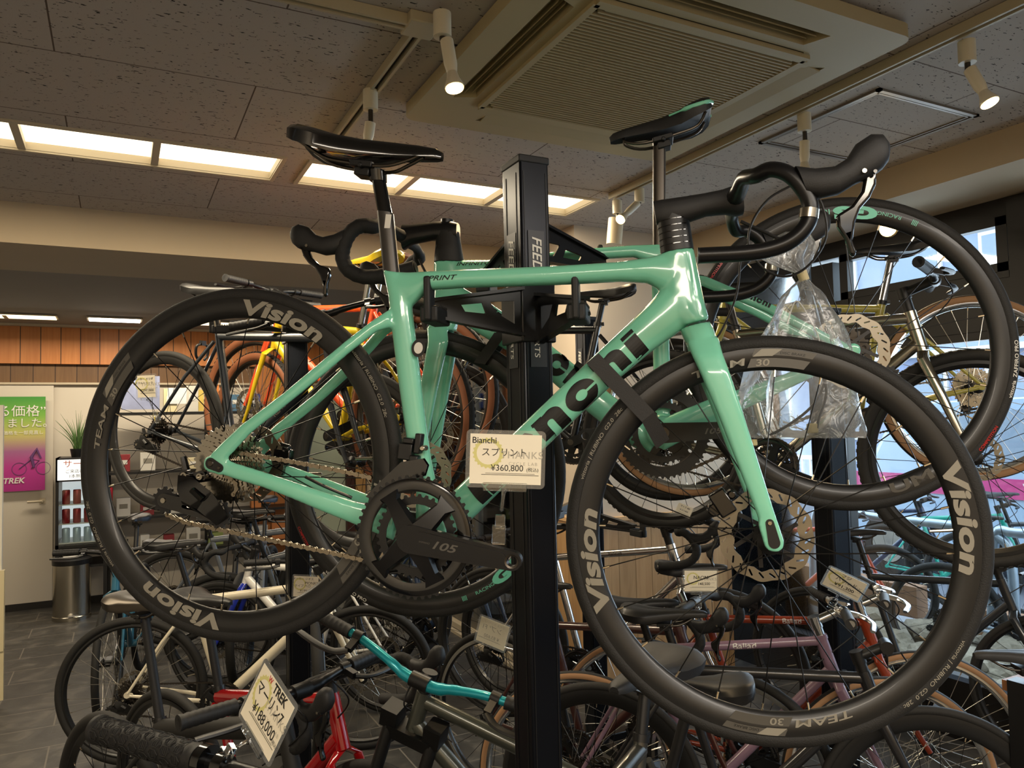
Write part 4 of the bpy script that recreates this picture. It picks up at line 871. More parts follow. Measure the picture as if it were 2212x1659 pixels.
# ceiling cassette air conditioner
AC = thing('air_conditioner', 'large square cream ceiling air conditioner with ribbed centre grille', 'air conditioner', (1.44, 1.92, ZC))
AM = mat('aged_ivory_plastic', 'a39470', .55, var=.04, vscale=2)
b = MB(); S = .565; o = [(-S, -S), (S, -S), (S, S), (-S, S)]
def rr(s, r=.04): return [(sx * (s - r) + r * math.cos(a), sy * (s - r) + r * math.sin(a)) for sx, sy, a0 in ((1, 1, 0), (-1, 1, PI / 2), (-1, -1, PI), (1, -1, PI * 1.5)) for a in [a0 + PI / 2 * i / 4 for i in range(5)]]
ZT = lambda p: V((p.x, p.z, p.y))
slots = []
for ax in (0, 1):
    for s in (-1, 1):
        q = [(-.30, .405), (.30, .405), (.33, .475), (-.33, .475)]; slots.append([((a, c * s) if ax == 0 else (c * s, a)) for a, c in q])
b.prism(rr(S), -.052, -.012, T=ZT, holes=slots + [[(-.335, -.375), (.335, -.375), (.375, -.335), (.375, .335), (.335, .375), (-.335, .375), (-.375, .335), (-.375, -.335)]]); b.prism(rr(S - .03), -.012, .0, T=ZT)
b.build('panel', AM, AC, ang=30)
b = MB()
for i in range(44):
    y = -.335 + .67 * i / 43; w = .36 - max(0, abs(y) - .30) * .8; b.box((0, y, -.057), (w * 2, .0055, .010))
for x in (-.12, .12): b.box((x, 0, -.050), (.004, .67, .006))
b.build('grille', AM, AC, smooth=False); 
b = MB()
for s in (-1, 1): b.bar((-.37, s * .352, -.056), (.37, s * .352, -.056), .03, .014); b.bar((s * .367, -.35, -.056), (s * .367, .35, -.056), .02, .014)
b.build('grille_frame', AM, AC, smooth=False)
MB().box((0, 0, -.022), (.74, .74, .004)).build('filter', mat('dusty_filter', '3d3322', .9, bump=.6, bscale=80), AC, smooth=False)
MB().prism(rr(.50), -.0115, -.0105, T=ZT).build('duct', K['black'], AC, smooth=False)
for ax in (0, 1):
    for s in (-1, 1):
        b = MB(); P = (lambda a, c_, z: V((a, c_, z))) if ax == 0 else (lambda a, c_, z: V((c_, a, z)))
        def vane(c0, z0, c1, z1, hw, th=.004): b.rings([[P(x, c0, z0), P(x, c1, z1), P(x, c1, z1 + th), P(x, c0, z0 + th)] for x in (-hw, hw)])
        if s < 0: vane(-.452, -.050, -.436, -.018, .30); vane(-.425, -.045, -.412, -.020, .29, .003)
        else: vane(.402, -.050, .470, -.058, .315)
        b.build('louvre', AM, AC, smooth=False)
# ceiling access panel
t = thing('access_panel', 'square ceiling access hatch with thin aluminium frame', 'access panel', (2.58, 1.97, ZC)); b = MB()
for s in (-1, 1): b.box((s * .27, 0, -.004), (.016, .556, .01)).box((0, s * .27, -.004), (.556, .016, .01)).box((s * .252, 0, -.003), (.008, .50, .008)).box((0, s * .252, -.003), (.50, .008, .008))
b.build('frame', mat('dull_aluminium', '8d8478', .4, .7), t, smooth=False); MB().box((0, 0, -.001), (.5, .5, .002)).build('board', CE, t, smooth=False)
# lighting tracks
TM = mat('track_ivory', 'a89c80', .5)
def track(name, label, a, c):
    a = V(a); c = V(c); t = thing(name, label, 'lighting track', a, 'lighting tracks'); d = c - a
    u = MB(); s = d.normalized().cross(V((0, 0, 1))) * .013
    u.bar(s, d + s, .009, .03).bar(-s, d - s, .009, .03).bar(V((0, 0, .012)), d + V((0, 0, .012)), .03, .006); u.build('rail', TM, t, smooth=False)
    MB().bar(V((0, 0, .004)), d + V((0, 0, .004)), .016, .006).build('slot', K['black'], t, smooth=False); return t
track('lighting_track', 'long lighting track along the window side of the ceiling', (2.15, 3.07, 2.643), (2.15, -1.5, 2.643))
track('lighting_track', 'lighting track left of the air conditioner running towards the rear', (.735, 1.93, 2.643), (.735, 2.95, 2.643))
track('lighting_track', 'short lighting track crossing from the left to the track corner', (-.4, 1.93, 2.643), (.70, 1.93, 2.643))
tag(MB().box((.735, 1.93, 2.643), (.09, .09, .032)).build('track_corner', TM, bevel=.004), 'corner joint where two ceiling tracks meet', 'track joint')
IV = mat('ivory_lamp', 'c9bfa6', .45); WL = mat('lamp_glow', 'ffd991', .4, emit=6)
def spot(label, base, head, tip, on=True, e=14, cyl=False, r=.026, grp='track spotlights', aimto=None):
    base = V(base); head = V(head); tip = V(tip); t = thing('spotlight', label, 'spotlight', base, grp); L = lambda p: V(p) - base
    MB().tube([V((0, 0, .015)), V((0, 0, -.05))], .024, 16).build('adaptor', IV, t)
    MB().tube([V((0, 0, -.05)), L((base.x, base.y, head.z + .0))], .008, 10).tube([L((base.x, base.y, head.z)), L(head)], .009, 8).build('stem', K['dsteel'], t)
    d = (tip - head).normalized(); Ln = (tip - head).length
    if cyl: MB().tube([L(head), L(tip)], .038, 24).build('housing', mat('white_lamp', 'd9c9a8', .4), t)
    else:
        MB().tube([L(head), L(head + d * Ln * .5), L(head + d * Ln * .68)], [.0175, .0175, .0135], 16).build('socket', IV, t)
        MB().tube([L(head + d * Ln * .66), L(head + d * Ln * .8), L(head + d * Ln * .96), L(tip)], [.013, .017, r, r * .98], 20).build('reflector', mat('pearl_reflector', 'c9bea6', .3, .2), t)
        if on: MB().tube([L(tip - d * .003), L(tip + d * .003)], r * .9, 20).build('bulb', WL, t)
    if on: lamp('spot', 'SPOT', tip + d * .012, e, (1, .72, .40), aim=tip + d * 1.0, spot_size=1.5, spot_blend=.7, shadow_soft_size=.025)
def sp(label, b, h, t, **k):
    q = onz(b[0], b[1], 2.62); D = (RR.transposed() @ (q - O)).z * -1; spot(label, q, dep(h[0], h[1], D), dep(t[0], t[1], D * t[2]), **k)
sp('lit spotlight hanging at the left corner of the air conditioner', (955, 40), (965, 88), (982, 190, .985), e=11)
sp('white spotlight on the left track right above the black saddle', (800, 205), (800, 265), (792, 320, 1.0), on=False)
sp('lit spotlight at the far right on the window side track', (2088, 100), (2095, 150), (2138, 222, .98), e=11)
sp('white spotlight above the black shifter hood, nozzle hidden', (1737, 255), (1738, 305), (1738, 372, 1.0), on=False)
sp('white cylinder lamp hanging at the rear end of the window side track', (1333, 440), (1331, 472), (1326, 528, 1.0), cyl=True, on=False)
sp('small lit lamp tilted onto the white cylinder lamp', (1381, 415), (1376, 440), (1340, 474, .97), e=5, r=.024)
t = thing('spotlight', 'warm lit lamp under the window header, seen between the spokes of the second bicycle', 'spotlight', dep(1930, 485, 3.4)); q = dep(1917, 495, 3.3); b0 = dep(1930, 485, 3.4)
MB().tube([V((0, 0, 0)), q - b0 + (b0 - q) * .15], [.03, .04], 18).build('reflector', K['dsteel'], t); MB().tube([q - b0 + (b0 - q) * .14, q - b0], .032, 18).build('bulb', WL, t)
MB().tube([V((0, 0, 0)), onx(1930, 460, 3.5) - b0 + V((0, 0, .12))], .010, 8).build('stem', K['dsteel'], t); lamp('spot', 'SPOT', q + (q - b0).normalized() * .02, 10, (1, .72, .4), aim=(1.6, 1.2, 1.0), spot_size=1.6, spot_blend=.7, shadow_soft_size=.03)
# ---------------------------------------------------------------- display columns that carry the hung bicycles
CB = mat('black_anodised', '10131a', .28, .55); CT = mat('column_black', '0b0b0d', .3, .2)
def column(label, c, z1, arms, wrap=None, text=True, s=(.066, .080)):
    t = thing('display_column', label, 'bicycle stand', (c.x, c.y, 0), 'bicycle display columns'); sx, sy = s
    MB().box((0, 0, z1 / 2 + .01), (sx, sy, z1 - .02)).build('post', CB, t, bevel=.004)
    b = MB()
    for k in (-.55, .55): b.box((-sx / 2 - .0006, k * sy * .5, z1 / 2), (.0014, .002, z1 - .06)); b.box((k * sx * .7, -sy / 2 - .0006, z1 / 2), (.002, .0014, z1 - .06))
    b.build('groove', K['black'], t, smooth=False)
    MB().box((0, 0, z1 - .004), (sx + .004, sy + .004, .016)).build('cap', K['matte'], t, bevel=.003)
    MB().box((0, 0, .02), (.5, .06, .04)).box((0, 0, .02), (.06, .5, .04)).build('base', CT, t, bevel=.004)
    for z0, za in wrap or ():
        MB().box((0, 0, (z0 + za) / 2), (sx + .012, sy + .012, za - z0)).build('bracket_plate', CT, t, bevel=.003)
    for tgt, top, bot, *cn in arms:
        q = V(tgt) - V((c.x, c.y, 0)); st = V((math.copysign(sx * .5, q.x) if abs(q.x) > .03 else 0, math.copysign(sy * .5, q.y), q.z)); d = q - st; d.z = 0; L = d.length; d.normalize(); nn = V((-d.y, d.x, 0))
        pol = [(0, bot), (0, top), (L, .010), (L, -.022)]
        def lerp(a, e, k): return (a[0] + (e[0] - a[0]) * k, a[1] + (e[1] - a[1]) * k)
        h1 = [(L * .10, bot * .55 + .0), (L * .10, top * .35), (L * .36, top * .35 - .004), (L * .28, bot * .2)]; h2 = [(L * .44, top * .2), (L * .40, bot * .22), (L * .62, bot * .10 - .004), (L * .66, top * .08)]
        b = MB().prism(pol, -.0025, .0025, T=lambda p: st + d * p.x + nn * p.y + V((0, 0, p.z)), holes=[h1, h2]); b.bar(st + V((0, 0, top - .004)), st + d * L + V((0, 0, .008)), .022, .006); b.bar(st + V((0, 0, bot + .004)), st + d * L + V((0, 0, -.02)), .022, .006)
        a = b.build('arm', CT, t, smooth=False)
        e = st + d * (L - .02)
        if cn: d = cn[0].copy(); d.z = 0; d.normalize(); nn = V((-d.y, d.x, 0)); e = e - d * .03
        p = MB(); p.bar(e + V((0, 0, -.022)), e + d * .085 + V((0, 0, -.022)), .034, .03); p.bar(e + d * .078 + V((0, 0, -.036)), e + d * .078 + V((0, 0, .046)), .034, .013, up=tuple(nn)); p.build('cradle', K['matte'], a, bevel=.004)
        r = MB()
        for k in range(7): r.bar(e + d * (.012 + k * .009) + V((0, 0, -.006)) - nn * .017, e + d * (.012 + k * .009) + V((0, 0, -.006)) + nn * .017, .003, .004)
        r.build('rubber_pad', K['rubber'], a, smooth=False)
    if text:
        zt = z1 - .155
        for fn in (lambda u, v: V((-.010 + v, -sy / 2 - .0022, zt - u)), lambda u, v: V((-sx / 2 - .0022, .010 - v, zt - u))):
            def pl(u, v, fn=fn): return fn(u, v)
            m = MB(); m.add([pl(-.005, -.009), pl(.27, -.009), pl(.27, .028), pl(-.005, .028)], [(0, 1, 2, 3)]); m.build('label_strip', mat('strip_grey', '23262c', .35), t, smooth=False)
            def pl2(u, v, fn=fn): p = fn(u, v); return p + (V((0, -.0012, 0)) if abs(p.y + sy / 2 + .0022) < 1e-6 else V((-.0012, 0, 0)))
            write('lettering', 'FEEDBACK', .030, lambda u, v, f=pl2: f(u + .086, v), K['whited'], t, .014, .22, xscale=1.06); write('lettering', 'SPORTS', .017, lambda u, v, f=pl2: f(u + .215, v), K['whited'], t, 0, .1, xscale=1.25)
    return t
c = dep(1146, 900, 1.56); N1 = -(M1.to_3x3() @ V((0, 1, 0))); N2 = -N1
A1 = M1 @ L1(922, 648, .03); A2 = M1 @ L1(1264, 640, .03); A3 = M2 @ L2(1042, 604, .0); A4 = M2 @ L2(1308, 566, .0)
zt = c.z * 0 + 2.083
column('near black column stand, full height of the picture, printed with white lettering', c, zt, [(A1 - V((0, 0, .01)), .045, -.055, N1), (A2 - V((0, 0, .01)), .045, -.06, N1), (A3, .06, -.03, N2), (A4, .075, -.02, N2)], wrap=[(A1.z - .075, A1.z + .045)])
C2c = dep(1272, 900, 3.75); column('black column stand against the cedar wainscot corner', C2c, 2.05, [(V((1.72, 2.92, 1.16)), .04, -.04), (V((2.0, 2.75, 1.08)), .04, -.04)], s=(.08, .09))
C3c = dep(640, 900, 3.05); column('black column stand behind the front bicycle rear wheel, left part of the shop', C3c, 2.0, [(V((.38, 3.1, 1.95)), .03, -.03)], text=False, s=(.08, .08), wrap=[(1.88, 1.98)])
C4c = dep(1790, 950, 2.75); column('black column stand in front of the shop window', C4c, 1.93, [], text=False, s=(.09, .08))

# ---------------------------------------------------------------- price tags: laminate, card, clip
YEL = mat('faint_yellow_print', 'd6cf86', .5); GRYP = mat('faint_grey_print', 'b9b2a2', .5); REDP = mat('print_red', 'c03a34', .5); LINE = K['ink']
def pricetag(label, tl, tr, bl, d, lines, clip=None, mirror=False, card='paper', gear_=True, thanks=True):
    ds = d if isinstance(d, (list, tuple)) else (d, d, d); a, b_, c_ = dep(*tl, ds[0]), dep(*tr, ds[1]), dep(*bl, ds[2])
    u = b_ - a; W = u.length; u.normalize(); v = a - c_; v -= u * v.dot(u); Hh = v.length; v.normalize(); n_ = u.cross(v); ctr = a + u * W / 2 - v * Hh / 2
    M = MX.Identity(4)
    for i, cc in enumerate((u, v, n_, ctr)):
        for j in range(3): M[j][i] = cc[j]
    t = thing('price_tag', label, 'price tag', M, 'price tags clipped to the bicycles'); m = Hh * .07; zz = -.0006 if mirror else .0006
    def rrect(w, h, r): return [(sx * (w - r) + r * math.cos(q), sy * (h - r) + r * math.sin(q)) for sx, sy, a0 in ((1, 1, 0), (-1, 1, PI / 2), (-1, -1, PI), (1, -1, PI * 1.5)) for q in [a0 + PI / 2 * i / 5 for i in range(6)]]
    TT = lambda p: V((p.x, p.z, p.y))
    MB().prism([(-W / 2 + m, -Hh / 2 + m), (W / 2 - m, -Hh / 2 + m), (W / 2 - m, Hh / 2 - m), (-W / 2 + m, Hh / 2 - m)], -.0003, .0003, T=TT).build('card', K[card], t, smooth=False)
    MB().prism(rrect(W / 2, Hh / 2, Hh * .08), -.0011, -.0009, T=TT).build('laminate', film('tag_laminate', gl=.03, rough=.15) if 'lam' not in K else K['lam'], t, smooth=False)
    
    def P(x, y): return lambda uu, vv: V((x * W + uu, y * Hh + vv, zz))
    if gear_: MB().prism([(p[0] - W * .22, p[1] + Hh * .1) for p in gear(22, Hh * .26, .0018)], .0004, .0005, T=TT, holes=[[(p[0] - W * .22, p[1] + Hh * .1) for p in circ(Hh * .2, 24)]]).build('print', YEL, t, smooth=False)
    if thanks:
        write('lettering', 'THANKS', Hh * .17, P(.20, .02), GRYP, t, .01, space=1.15); write('lettering', 'CYCLE LAB', Hh * .08, P(.22, -.10), GRYP, t, 0, space=1.3)
    lb = MB(); lb.box((.06 * W, -Hh * .27, zz), (W * .72, Hh * .008, .0001)).box((.06 * W, -Hh * .245, zz), (W * .62, Hh * .006, .0001)); lb.build('print', LINE, t, smooth=False)
    for s, x, y, sz, mm, bold in lines: write('lettering', s, Hh * sz, P(x, y), K[mm] if mm in K else mm, t, bold)
    if clip:
        cp = M.inverted() @ dep(clip[0], clip[1], ds[2] + .02); k = MB(); k.box((cp.x * .0, -Hh / 2 + .002, 0), (W * .55, .014, .006)); k.tube([(0, -Hh / 2, 0), (cp.x * .3, -Hh / 2 - .012, 0), (cp.x * .6, (cp.y - Hh / 2) * .5, 0)], [.006, .003, .0035], 8); k.box(((cp.x * .8), cp.y * .75 - Hh * .1, 0), (.016, .022, .010)); k.box((cp.x, cp.y, 0), (.022, .030, .012))
        k.build('clip', K['clear'], t, bevel=.001)
    return t
K['lam'] = film('tag_laminate', gl=.015, rough=.2, bump=.05, scale=40, milk=.06, trans=(.97, .97, .95))
pricetag('large price tag on the front crank reading 360,800', (1008, 927), (1180, 932), (1001, 1052), 1.24, [('Bianchi', -.27, .27, .15, 'ink', .01), ('スプリント', -.02, .06, .16, 'ink', .0), ('¥360,800', .02, -.20, .15, 'ink', .0), ('(税込)', .34, -.20, .08, 'ink', 0)], clip=(1078, 1150))
pricetag('slanted price tag with red and black print reading 188,000, bottom left', (572, 1418), (645, 1526), (512, 1543), (1.15, 1.058, 1.15), [('TREK', .12, .28, .19, 'ink', .035), ('マーリン7', .0, .06, .21, 'ink', .012), ('¥188,000', .03, -.21, .215, 'ink', .008), ('(税込)', .40, -.22, .07, 'ink', 0), ('W', -.17, .32, .12, REDP, .03)], clip=(540, 1640))
pricetag('small price tag reading 199,5 by the bottom edge of the front bicycle rear wheel', (632, 1240), (692, 1243), (621, 1291), 2.6, [('メーカー ジオス', -.1, .28, .12, 'ink', 0), ('PIONKS', .2, .1, .16, 'ink', 0), ('タイプ ベロ', -.12, -.02, .13, 'ink', 0), ('¥199,500', .02, -.22, .14, 'ink', 0)], thanks=False)
pricetag('tilted price tag reading 91,300 above the silver flat handlebar', (1792, 1220), (1880, 1262), (1770, 1262), (2.35, 2.303, 2.409), [('フジ', -.02, .26, .16, 'ink', .01), ('バラッド', .02, .06, .17, 'ink', .01), ('¥91,300', .03, -.2, .19, 'ink', .012)], clip=(1800, 1300))
pricetag('price tag reading 148,500 beside the black handlebar hood', (1475, 1229), (1552, 1229), (1474, 1281), 2.5, [('NAOMI', .02, .08, .2, 'ink', .006), ('148,500', .1, -.17, .16, 'ink', .006)], clip=(1505, 1300))
pricetag('price tag seen from behind, its writing mirrored, left of the near column', (1106, 1352), (1038, 1325), (1090, 1412), (2.0, 2.04, 2.0), [('ジオス コンパーノ', .0, .28, .10, GRYP, 0), ('ンプ° F1', .04, .06, .22, 'greyd', 0), ('¥ 83,600', .0, -.21, .17, 'greyd', 0)], clip=None, gear_=False, thanks=False, mirror=True)
pricetag('beige price tag inside the front bicycle rear wheel, clipped to the grey bicycle', (292, 808), (338, 806), (296, 863), 3.1, [('メーカー メリダ', -.1, .26, .1, 'ink', .01), ('スクルトゥーラ', -.1, .1, .1, 'ink', .01), ('¥297,000', .02, -.2, .14, 'ink', .01)], clip=(345, 905), card='paper')
pricetag('tiny price tag hooked on a spoke inside the front wheel', (1466, 1083), (1500, 1098), (1457, 1107), 2.7, [('サイズ 480', 0, .2, .18, 'ink', .01), ('¥ 217,800', 0, -.1, .18, 'ink', .01)], gear_=False, thanks=False)

# ---------------------------------------------------------------- plastic bag of spare parts
rnd = random.Random(3); t = thing('plastic_bag', 'clear plastic bag of parts knotted with a cream band, hanging by the drop bar', 'plastic bag', dep(1737, 600, 1.44)); og = t.matrix_world.translation.copy()
def bagrings(st, n=40, d0=1.44):
    R = []
    for k, (py, xc, hw, dp) in enumerate(st):
        r = []
        for j in range(n):
            a = 2 * PI * j / n; w = 1 + .16 * math.sin(a * 5 + py * .013) + .10 * math.sin(a * 9 - py * .02) + rnd.uniform(-.05, .05)
            r.append(dep(xc + hw * w * math.cos(a) , py + rnd.uniform(-2, 2), d0 + dp * w * math.sin(a)) - og)
        R.append(r)
    return R
def fine(st, k=3):
    P = spline([V((a, b_, c_)) for a, b_, c_, d_ in st], k); D = spline([V((d_, 0, 0)) for a, b_, c_, d_ in st], k); return [(p.x, p.y, p.z, q.x) for p, q in zip(P, D)]
b = MB(); b.rings(bagrings(fine([(604, 1737, 9, .008), (640, 1735, 42, .03), (700, 1736, 72, .045), (770, 1735, 98, .05), (850, 1733, 120, .05), (915, 1736, 124, .03), (946, 1738, 112, .006)])), caps=False); b.build('film', K['bag'], t, ang=80)
b = MB(); b.rings(bagrings(fine([(502, 1724, 24, .012), (530, 1706, 48, .02), (560, 1700, 46, .02), (590, 1732, 12, .008)])), caps=False); b.build('film', K['bag'], t, ang=80)
MB().tube([dep(1731, 586, 1.44) - og, dep(1738, 606, 1.44) - og], .0095, 14).build('band', mat('cream_band', 'cdbf94', .6), t)
for pts in ([(1790, 800), (1760, 870), (1700, 920), (1630, 955)], [(1775, 800), (1785, 850), (1770, 900), (1765, 925)], [(1700, 700), (1720, 650), (1750, 690), (1770, 740), (1740, 760)]):
    MB().tube(spline([dep(x, y, 1.45) - og for x, y in pts], 6), .0026 if pts[0][0] != 1700 else .0012, 8).build('cable', K['black'] if pts[0][0] != 1700 else K['whited'], t)
MB().box(dep(1755, 925, 1.45) - og, (.02, .012, .018)).box(dep(1628, 956, 1.45) - og, (.012, .010, .012)).build('foam_block', mat('foam_cream', 'c3b586', .8), t, bevel=.002)
# ---------------------------------------------------------------- the other bicycles
def col(h, **k): return mat('frame_' + h, h, k.get('rough', .3), k.get('metal', 0), k.get('coat', .6))
def floorM(x, y, yaw, z=.34): return bikeM(x, y, z, yaw)
def frontM(px, py, yaw, wb, z=.34): q = onz(px, py, z); return floorM(q.x - wb * math.cos(yaw), q.y - wb * math.sin(yaw), yaw, z)
p = dep(352, 930, 3.25); generic('bicycle', 'dark grey road bicycle hung at left, seen through the front bicycle rear wheel', bikeM(p.x, p.y, p.z, -.90, -.13), col=col('2b3138', coat=.4), rd=.035, rotor=False, ns=20, bar='flat', turn=-1.14, barw=.68, tube=.034, stemL=.07, post=.13, postm='dsteel', text=('REACTO', .03, 'greyd', 'down'), pedals=False, seat=.52)
generic('bicycle', 'bright orange steel bicycle with brown sidewall tyres, hung facing left', bikeM(1.15, 3.02, 1.667, 2.15, -.01), wb=1.03, col=col('e8501c', rough=.35), R=.350, tw=.045, rd=.016, rim='dsteel', sm='sspoke', side='brown', ns=32, knob=True, bar='flat', tube=.034, post=.14, sad='brown', postm='silver', pedals=False, cassette='big')
p = dep(553, 912, 3.62); y_ = 2.0; generic('bicycle', 'yellow bicycle with yellow saddle and brown tyres, hung farthest left', bikeM(p.x - math.cos(y_) * 1.03, p.y - math.sin(y_) * 1.03, p.z, y_, .0), wb=1.03, col=col('d8b914', rough=.3), R=.335, tw=.045, rd=.02, rim='dsteel', sm='sspoke', side='brown', ns=28, knob=True, bar='flat', barw=.5, seat=.46, post=.24, sad=col('e2c400'), postm='silver', pedals=False, fkw=1.15)
generic('bicycle', 'pale olive yellow bicycle with tan tyres hung by the window, facing left', bikeM(2.806, 1.729, 1.640, 2.476, -.055), wb=1.03, col=col('b5ab4c', rough=.35), R=.342, tw=.032, rd=.018, rim='silver', sm='sspoke', side='tan', ns=32, bar='drop', tube=.030, post=.17, postm='silver', stemm='silver', sad='black', pedals=False, cassette='big', rotor=False, levm='silver', bb=(.41, -.07), seat=.42, head=.075)
generic('bicycle', 'silver gravel bicycle with knobbly tyres hung by the window, facing right', bikeM(1.870, 2.37, 1.472, -1.02, -.066), wb=1.03, col=K['steel'], R=.345, tw=.040, rd=.024, sm='spoke', knob=True, ns=28, bar='flat', barw=.56, tube=.034, stemL=.10, stack=.06, post=.12, pedals=False)
p = dep(1445, 905, 3.2); generic('bicycle', 'black wheeled road bicycle behind the celeste crank, mostly hidden', bikeM(p.x, p.y, p.z, 2.476, -.05), wb=1.0, col=col('16181b'), R=.339, rd=.032, ns=28, bar='drop', tube=.032, post=.10, pedals=False)
p = dep(1560, 1455, 3.05); d = V((math.cos(-.95), math.sin(-.95), 0)); generic('bicycle', 'polished silver bicycle with thin top tube and black drop bar, beside the cedar wainscot', bikeM(p.x - d.x, p.y - d.y, p.z + .02, -.95, -.02), col=K['silver'], wb=1.0, R=.339, tw=.03, rd=.025, ns=24, bar='drop', tube=.030, stack=.05, stemm='black', seat=.50, head=.17, post=.08, pedals=False, rotor=False, text=('Raleigh', .022, 'greyl', 'top'))
# left group, on the floor
generic('bicycle', 'cream white city bicycle at left, behind the black grip', floorM(.06, 4.05, -.36), wb=1.06, col=col('d9cfb6'), R=.340, tw=.038, rd=.018, sm='sspoke', ns=28, bar='flat', barw=.6, tube=.04, post=.22, dt=.05, stack=.05, text=None)
MB_txt = None
generic('bicycle', 'glossy red road bicycle with black hoods, lower left beside the slanted tag', floorM(.159, 2.851, -1.1), wb=1.0, col=col('a80c14', rough=.15, coat=1), tw=.032, rd=.022, bar='drop', tube=.045, dt=.05, post=.24, seat=.47, postm='matte', stemL=.06, head=.15)
generic('bicycle', 'black step through electric bicycle with thick curved frame, bottom left', floorM(-.018, 2.751, -1.1), wb=1.05, col=col('171614', rough=.6, coat=0), R=.33, tw=.045, rd=.02, bar='flat', tube=.055, dt=.06, seat=.44, post=.30, head=.16, postm='matte', sad='dsteel')
generic('bicycle', 'teal blue bicycle with slim fork far left beside the steel bin', frontM(235, 1430, -1.75, 1.03), wb=1.03, col=col('1c5a74'), R=.34, tw=.036, rd=.016, sm='sspoke', bar='flat', tube=.036, post=.2)
for i, (x, y, yaw, h, lb) in enumerate(((.55, 5.0, -.35, '5b6166', 'grey mountain bicycle in the crowded rear row'), (.35, 6.1, -.3, '6a7078', 'light grey bicycle with red rear light in front of the shelves'), (1.0, 5.9, -1.9, '7b8086', 'silver grey bicycle facing the camera by the pale green door'), (.95, 4.75, -1.7, '23272c', 'charcoal electric bicycle with yellow stripe behind the chain'), (1.55, 4.9, -1.2, '2a3b58', 'dark blue bicycle near the glass door'))):
    generic('bicycle', lb, floorM(x, y, yaw), wb=1.06, col=col(h), R=.34, tw=.05, rd=.016, bar='flat', tube=.045, dt=.055, post=.24, ns=28, susp=(i in (0, 2)), pedals=True)
generic('bicycle', 'white and royal blue road bicycle behind the red bicycle', floorM(1.30, 4.05, 2.47), wb=1.0, col=col('e4e2dc'), fork=col('1c2f9c'), bar='drop', tube=.04, dt=.046, post=.16, text=('PRUSER', .04, 'ink', 'down'))
hd = dep(950, 1450, 1.93); g = generic('bicycle', 'dark grey mountain bicycle with teal handlebar, left of the column foot', bikeM(hd.x + .66, hd.y - .525, .345, 2.47), wb=1.10, col=col('4c4e46', rough=.3, metal=.5), fork=K['matte'], R=.355, tw=.05, rd=.016, knob=True, susp=True, bar='flat', barw=.70, barm=col('1497a6', rough=.3, metal=.4), tube=.036, dt=.044, head=.12, seat=.36, post=.26, rise=.03, sadw=1.05, stack=.03, stemL=.05, steer=1.42, text=('MASHUP', .030, 'ink', 'top'))
for sx, sy, sd, hx_, lb in ((1400, 1435, 1.71, '3a3934', 'dark bicycle with a broad black saddle, the upper saddle seen inside the front wheel'),):
    S_ = dep(sx, sy, sd); y_ = -2.65; generic('bicycle', lb, bikeM(S_.x - .19 * math.cos(y_), S_.y - .19 * math.sin(y_), .34, y_), wb=1.03, col=col(hx_, metal=.3), R=.34, tw=.04, rd=.02, bar='flat', barw=.56, tube=.034, post=.10, seat=.60, head=.10, stack=.02, stemL=.05, sadw=1.3, sadL=1.12, sad='matte')
M = floorM(-.53, .76, .54); g = generic('bicycle', 'black bicycle whose patterned rubber grip points into the lower left corner', M, wb=1.06, col=col('141414'), R=.35, tw=.05, bar=None, post=.15, seat=.42, head=.10)
ht = V((1.06, 0, 0)) + V((-.155, 0, .336))
a = dep(212, 1575, 1.28); c = dep(432, 1640, 1.16); dd = (c - a).normalized(); I = M.inverted(); loc = lambda p: I @ p
hbm = MB().tube([loc(a + dd * .01), loc(c), loc(c + dd * .16), loc(c + dd * .30 + V((0, 0, -.02)))], [.011, .011, .012, .0155], 14); hb_ = hbm.build('handlebar', K['satin'], g)
gb = MB(); n = 60; gl = (c - a).length
gb.tube([loc(a + dd * gl * i / n) for i in range(n + 1)], [.0235 if i < 3 else .0205 + .0006 * math.sin(i * 1.6) for i in range(n + 1)], 22); gb.build('grip', K['matte'], hb_, ang=60)
hx = MB(); q = loc(a); e = loc(c); ax = (e - q).normalized(); s1 = ax.cross(V((0, 0, 1))).normalized(); s2 = s1.cross(ax)
for i in range(9):
    for j in range(8):
        th = 2 * PI * (j + .5 * (i % 2)) / 8; cc = q + ax * (.018 + i * gl * .1); rad = (s1 * math.cos(th) + s2 * math.sin(th)); tn = (s2 * math.cos(th) - s1 * math.sin(th))
        pts = [cc + rad * .0212 + ax * .0105 * math.cos(PI * k / 3) + tn * .0080 * math.sin(PI * k / 3) for k in range(7)]; hx.tube(pts[:6], .0007, 4, closed=True)
        for k in range(4): hx.tube([cc + rad * .0212 + ax * (-.006 + .004 * k) - tn * .005, cc + rad * .0212 + ax * (-.006 + .004 * k) + tn * .005], .0004, 4)
hx.build('grip_pattern', K['rubber'], hb_, smooth=False)
MB().tube([loc(c + dd * .006), loc(c + dd * .022)], .0245, 20).tube([loc(c + dd * .04), loc(c + dd * .06)], .0175, 18).build('lock_ring', K['gloss'], hb_)
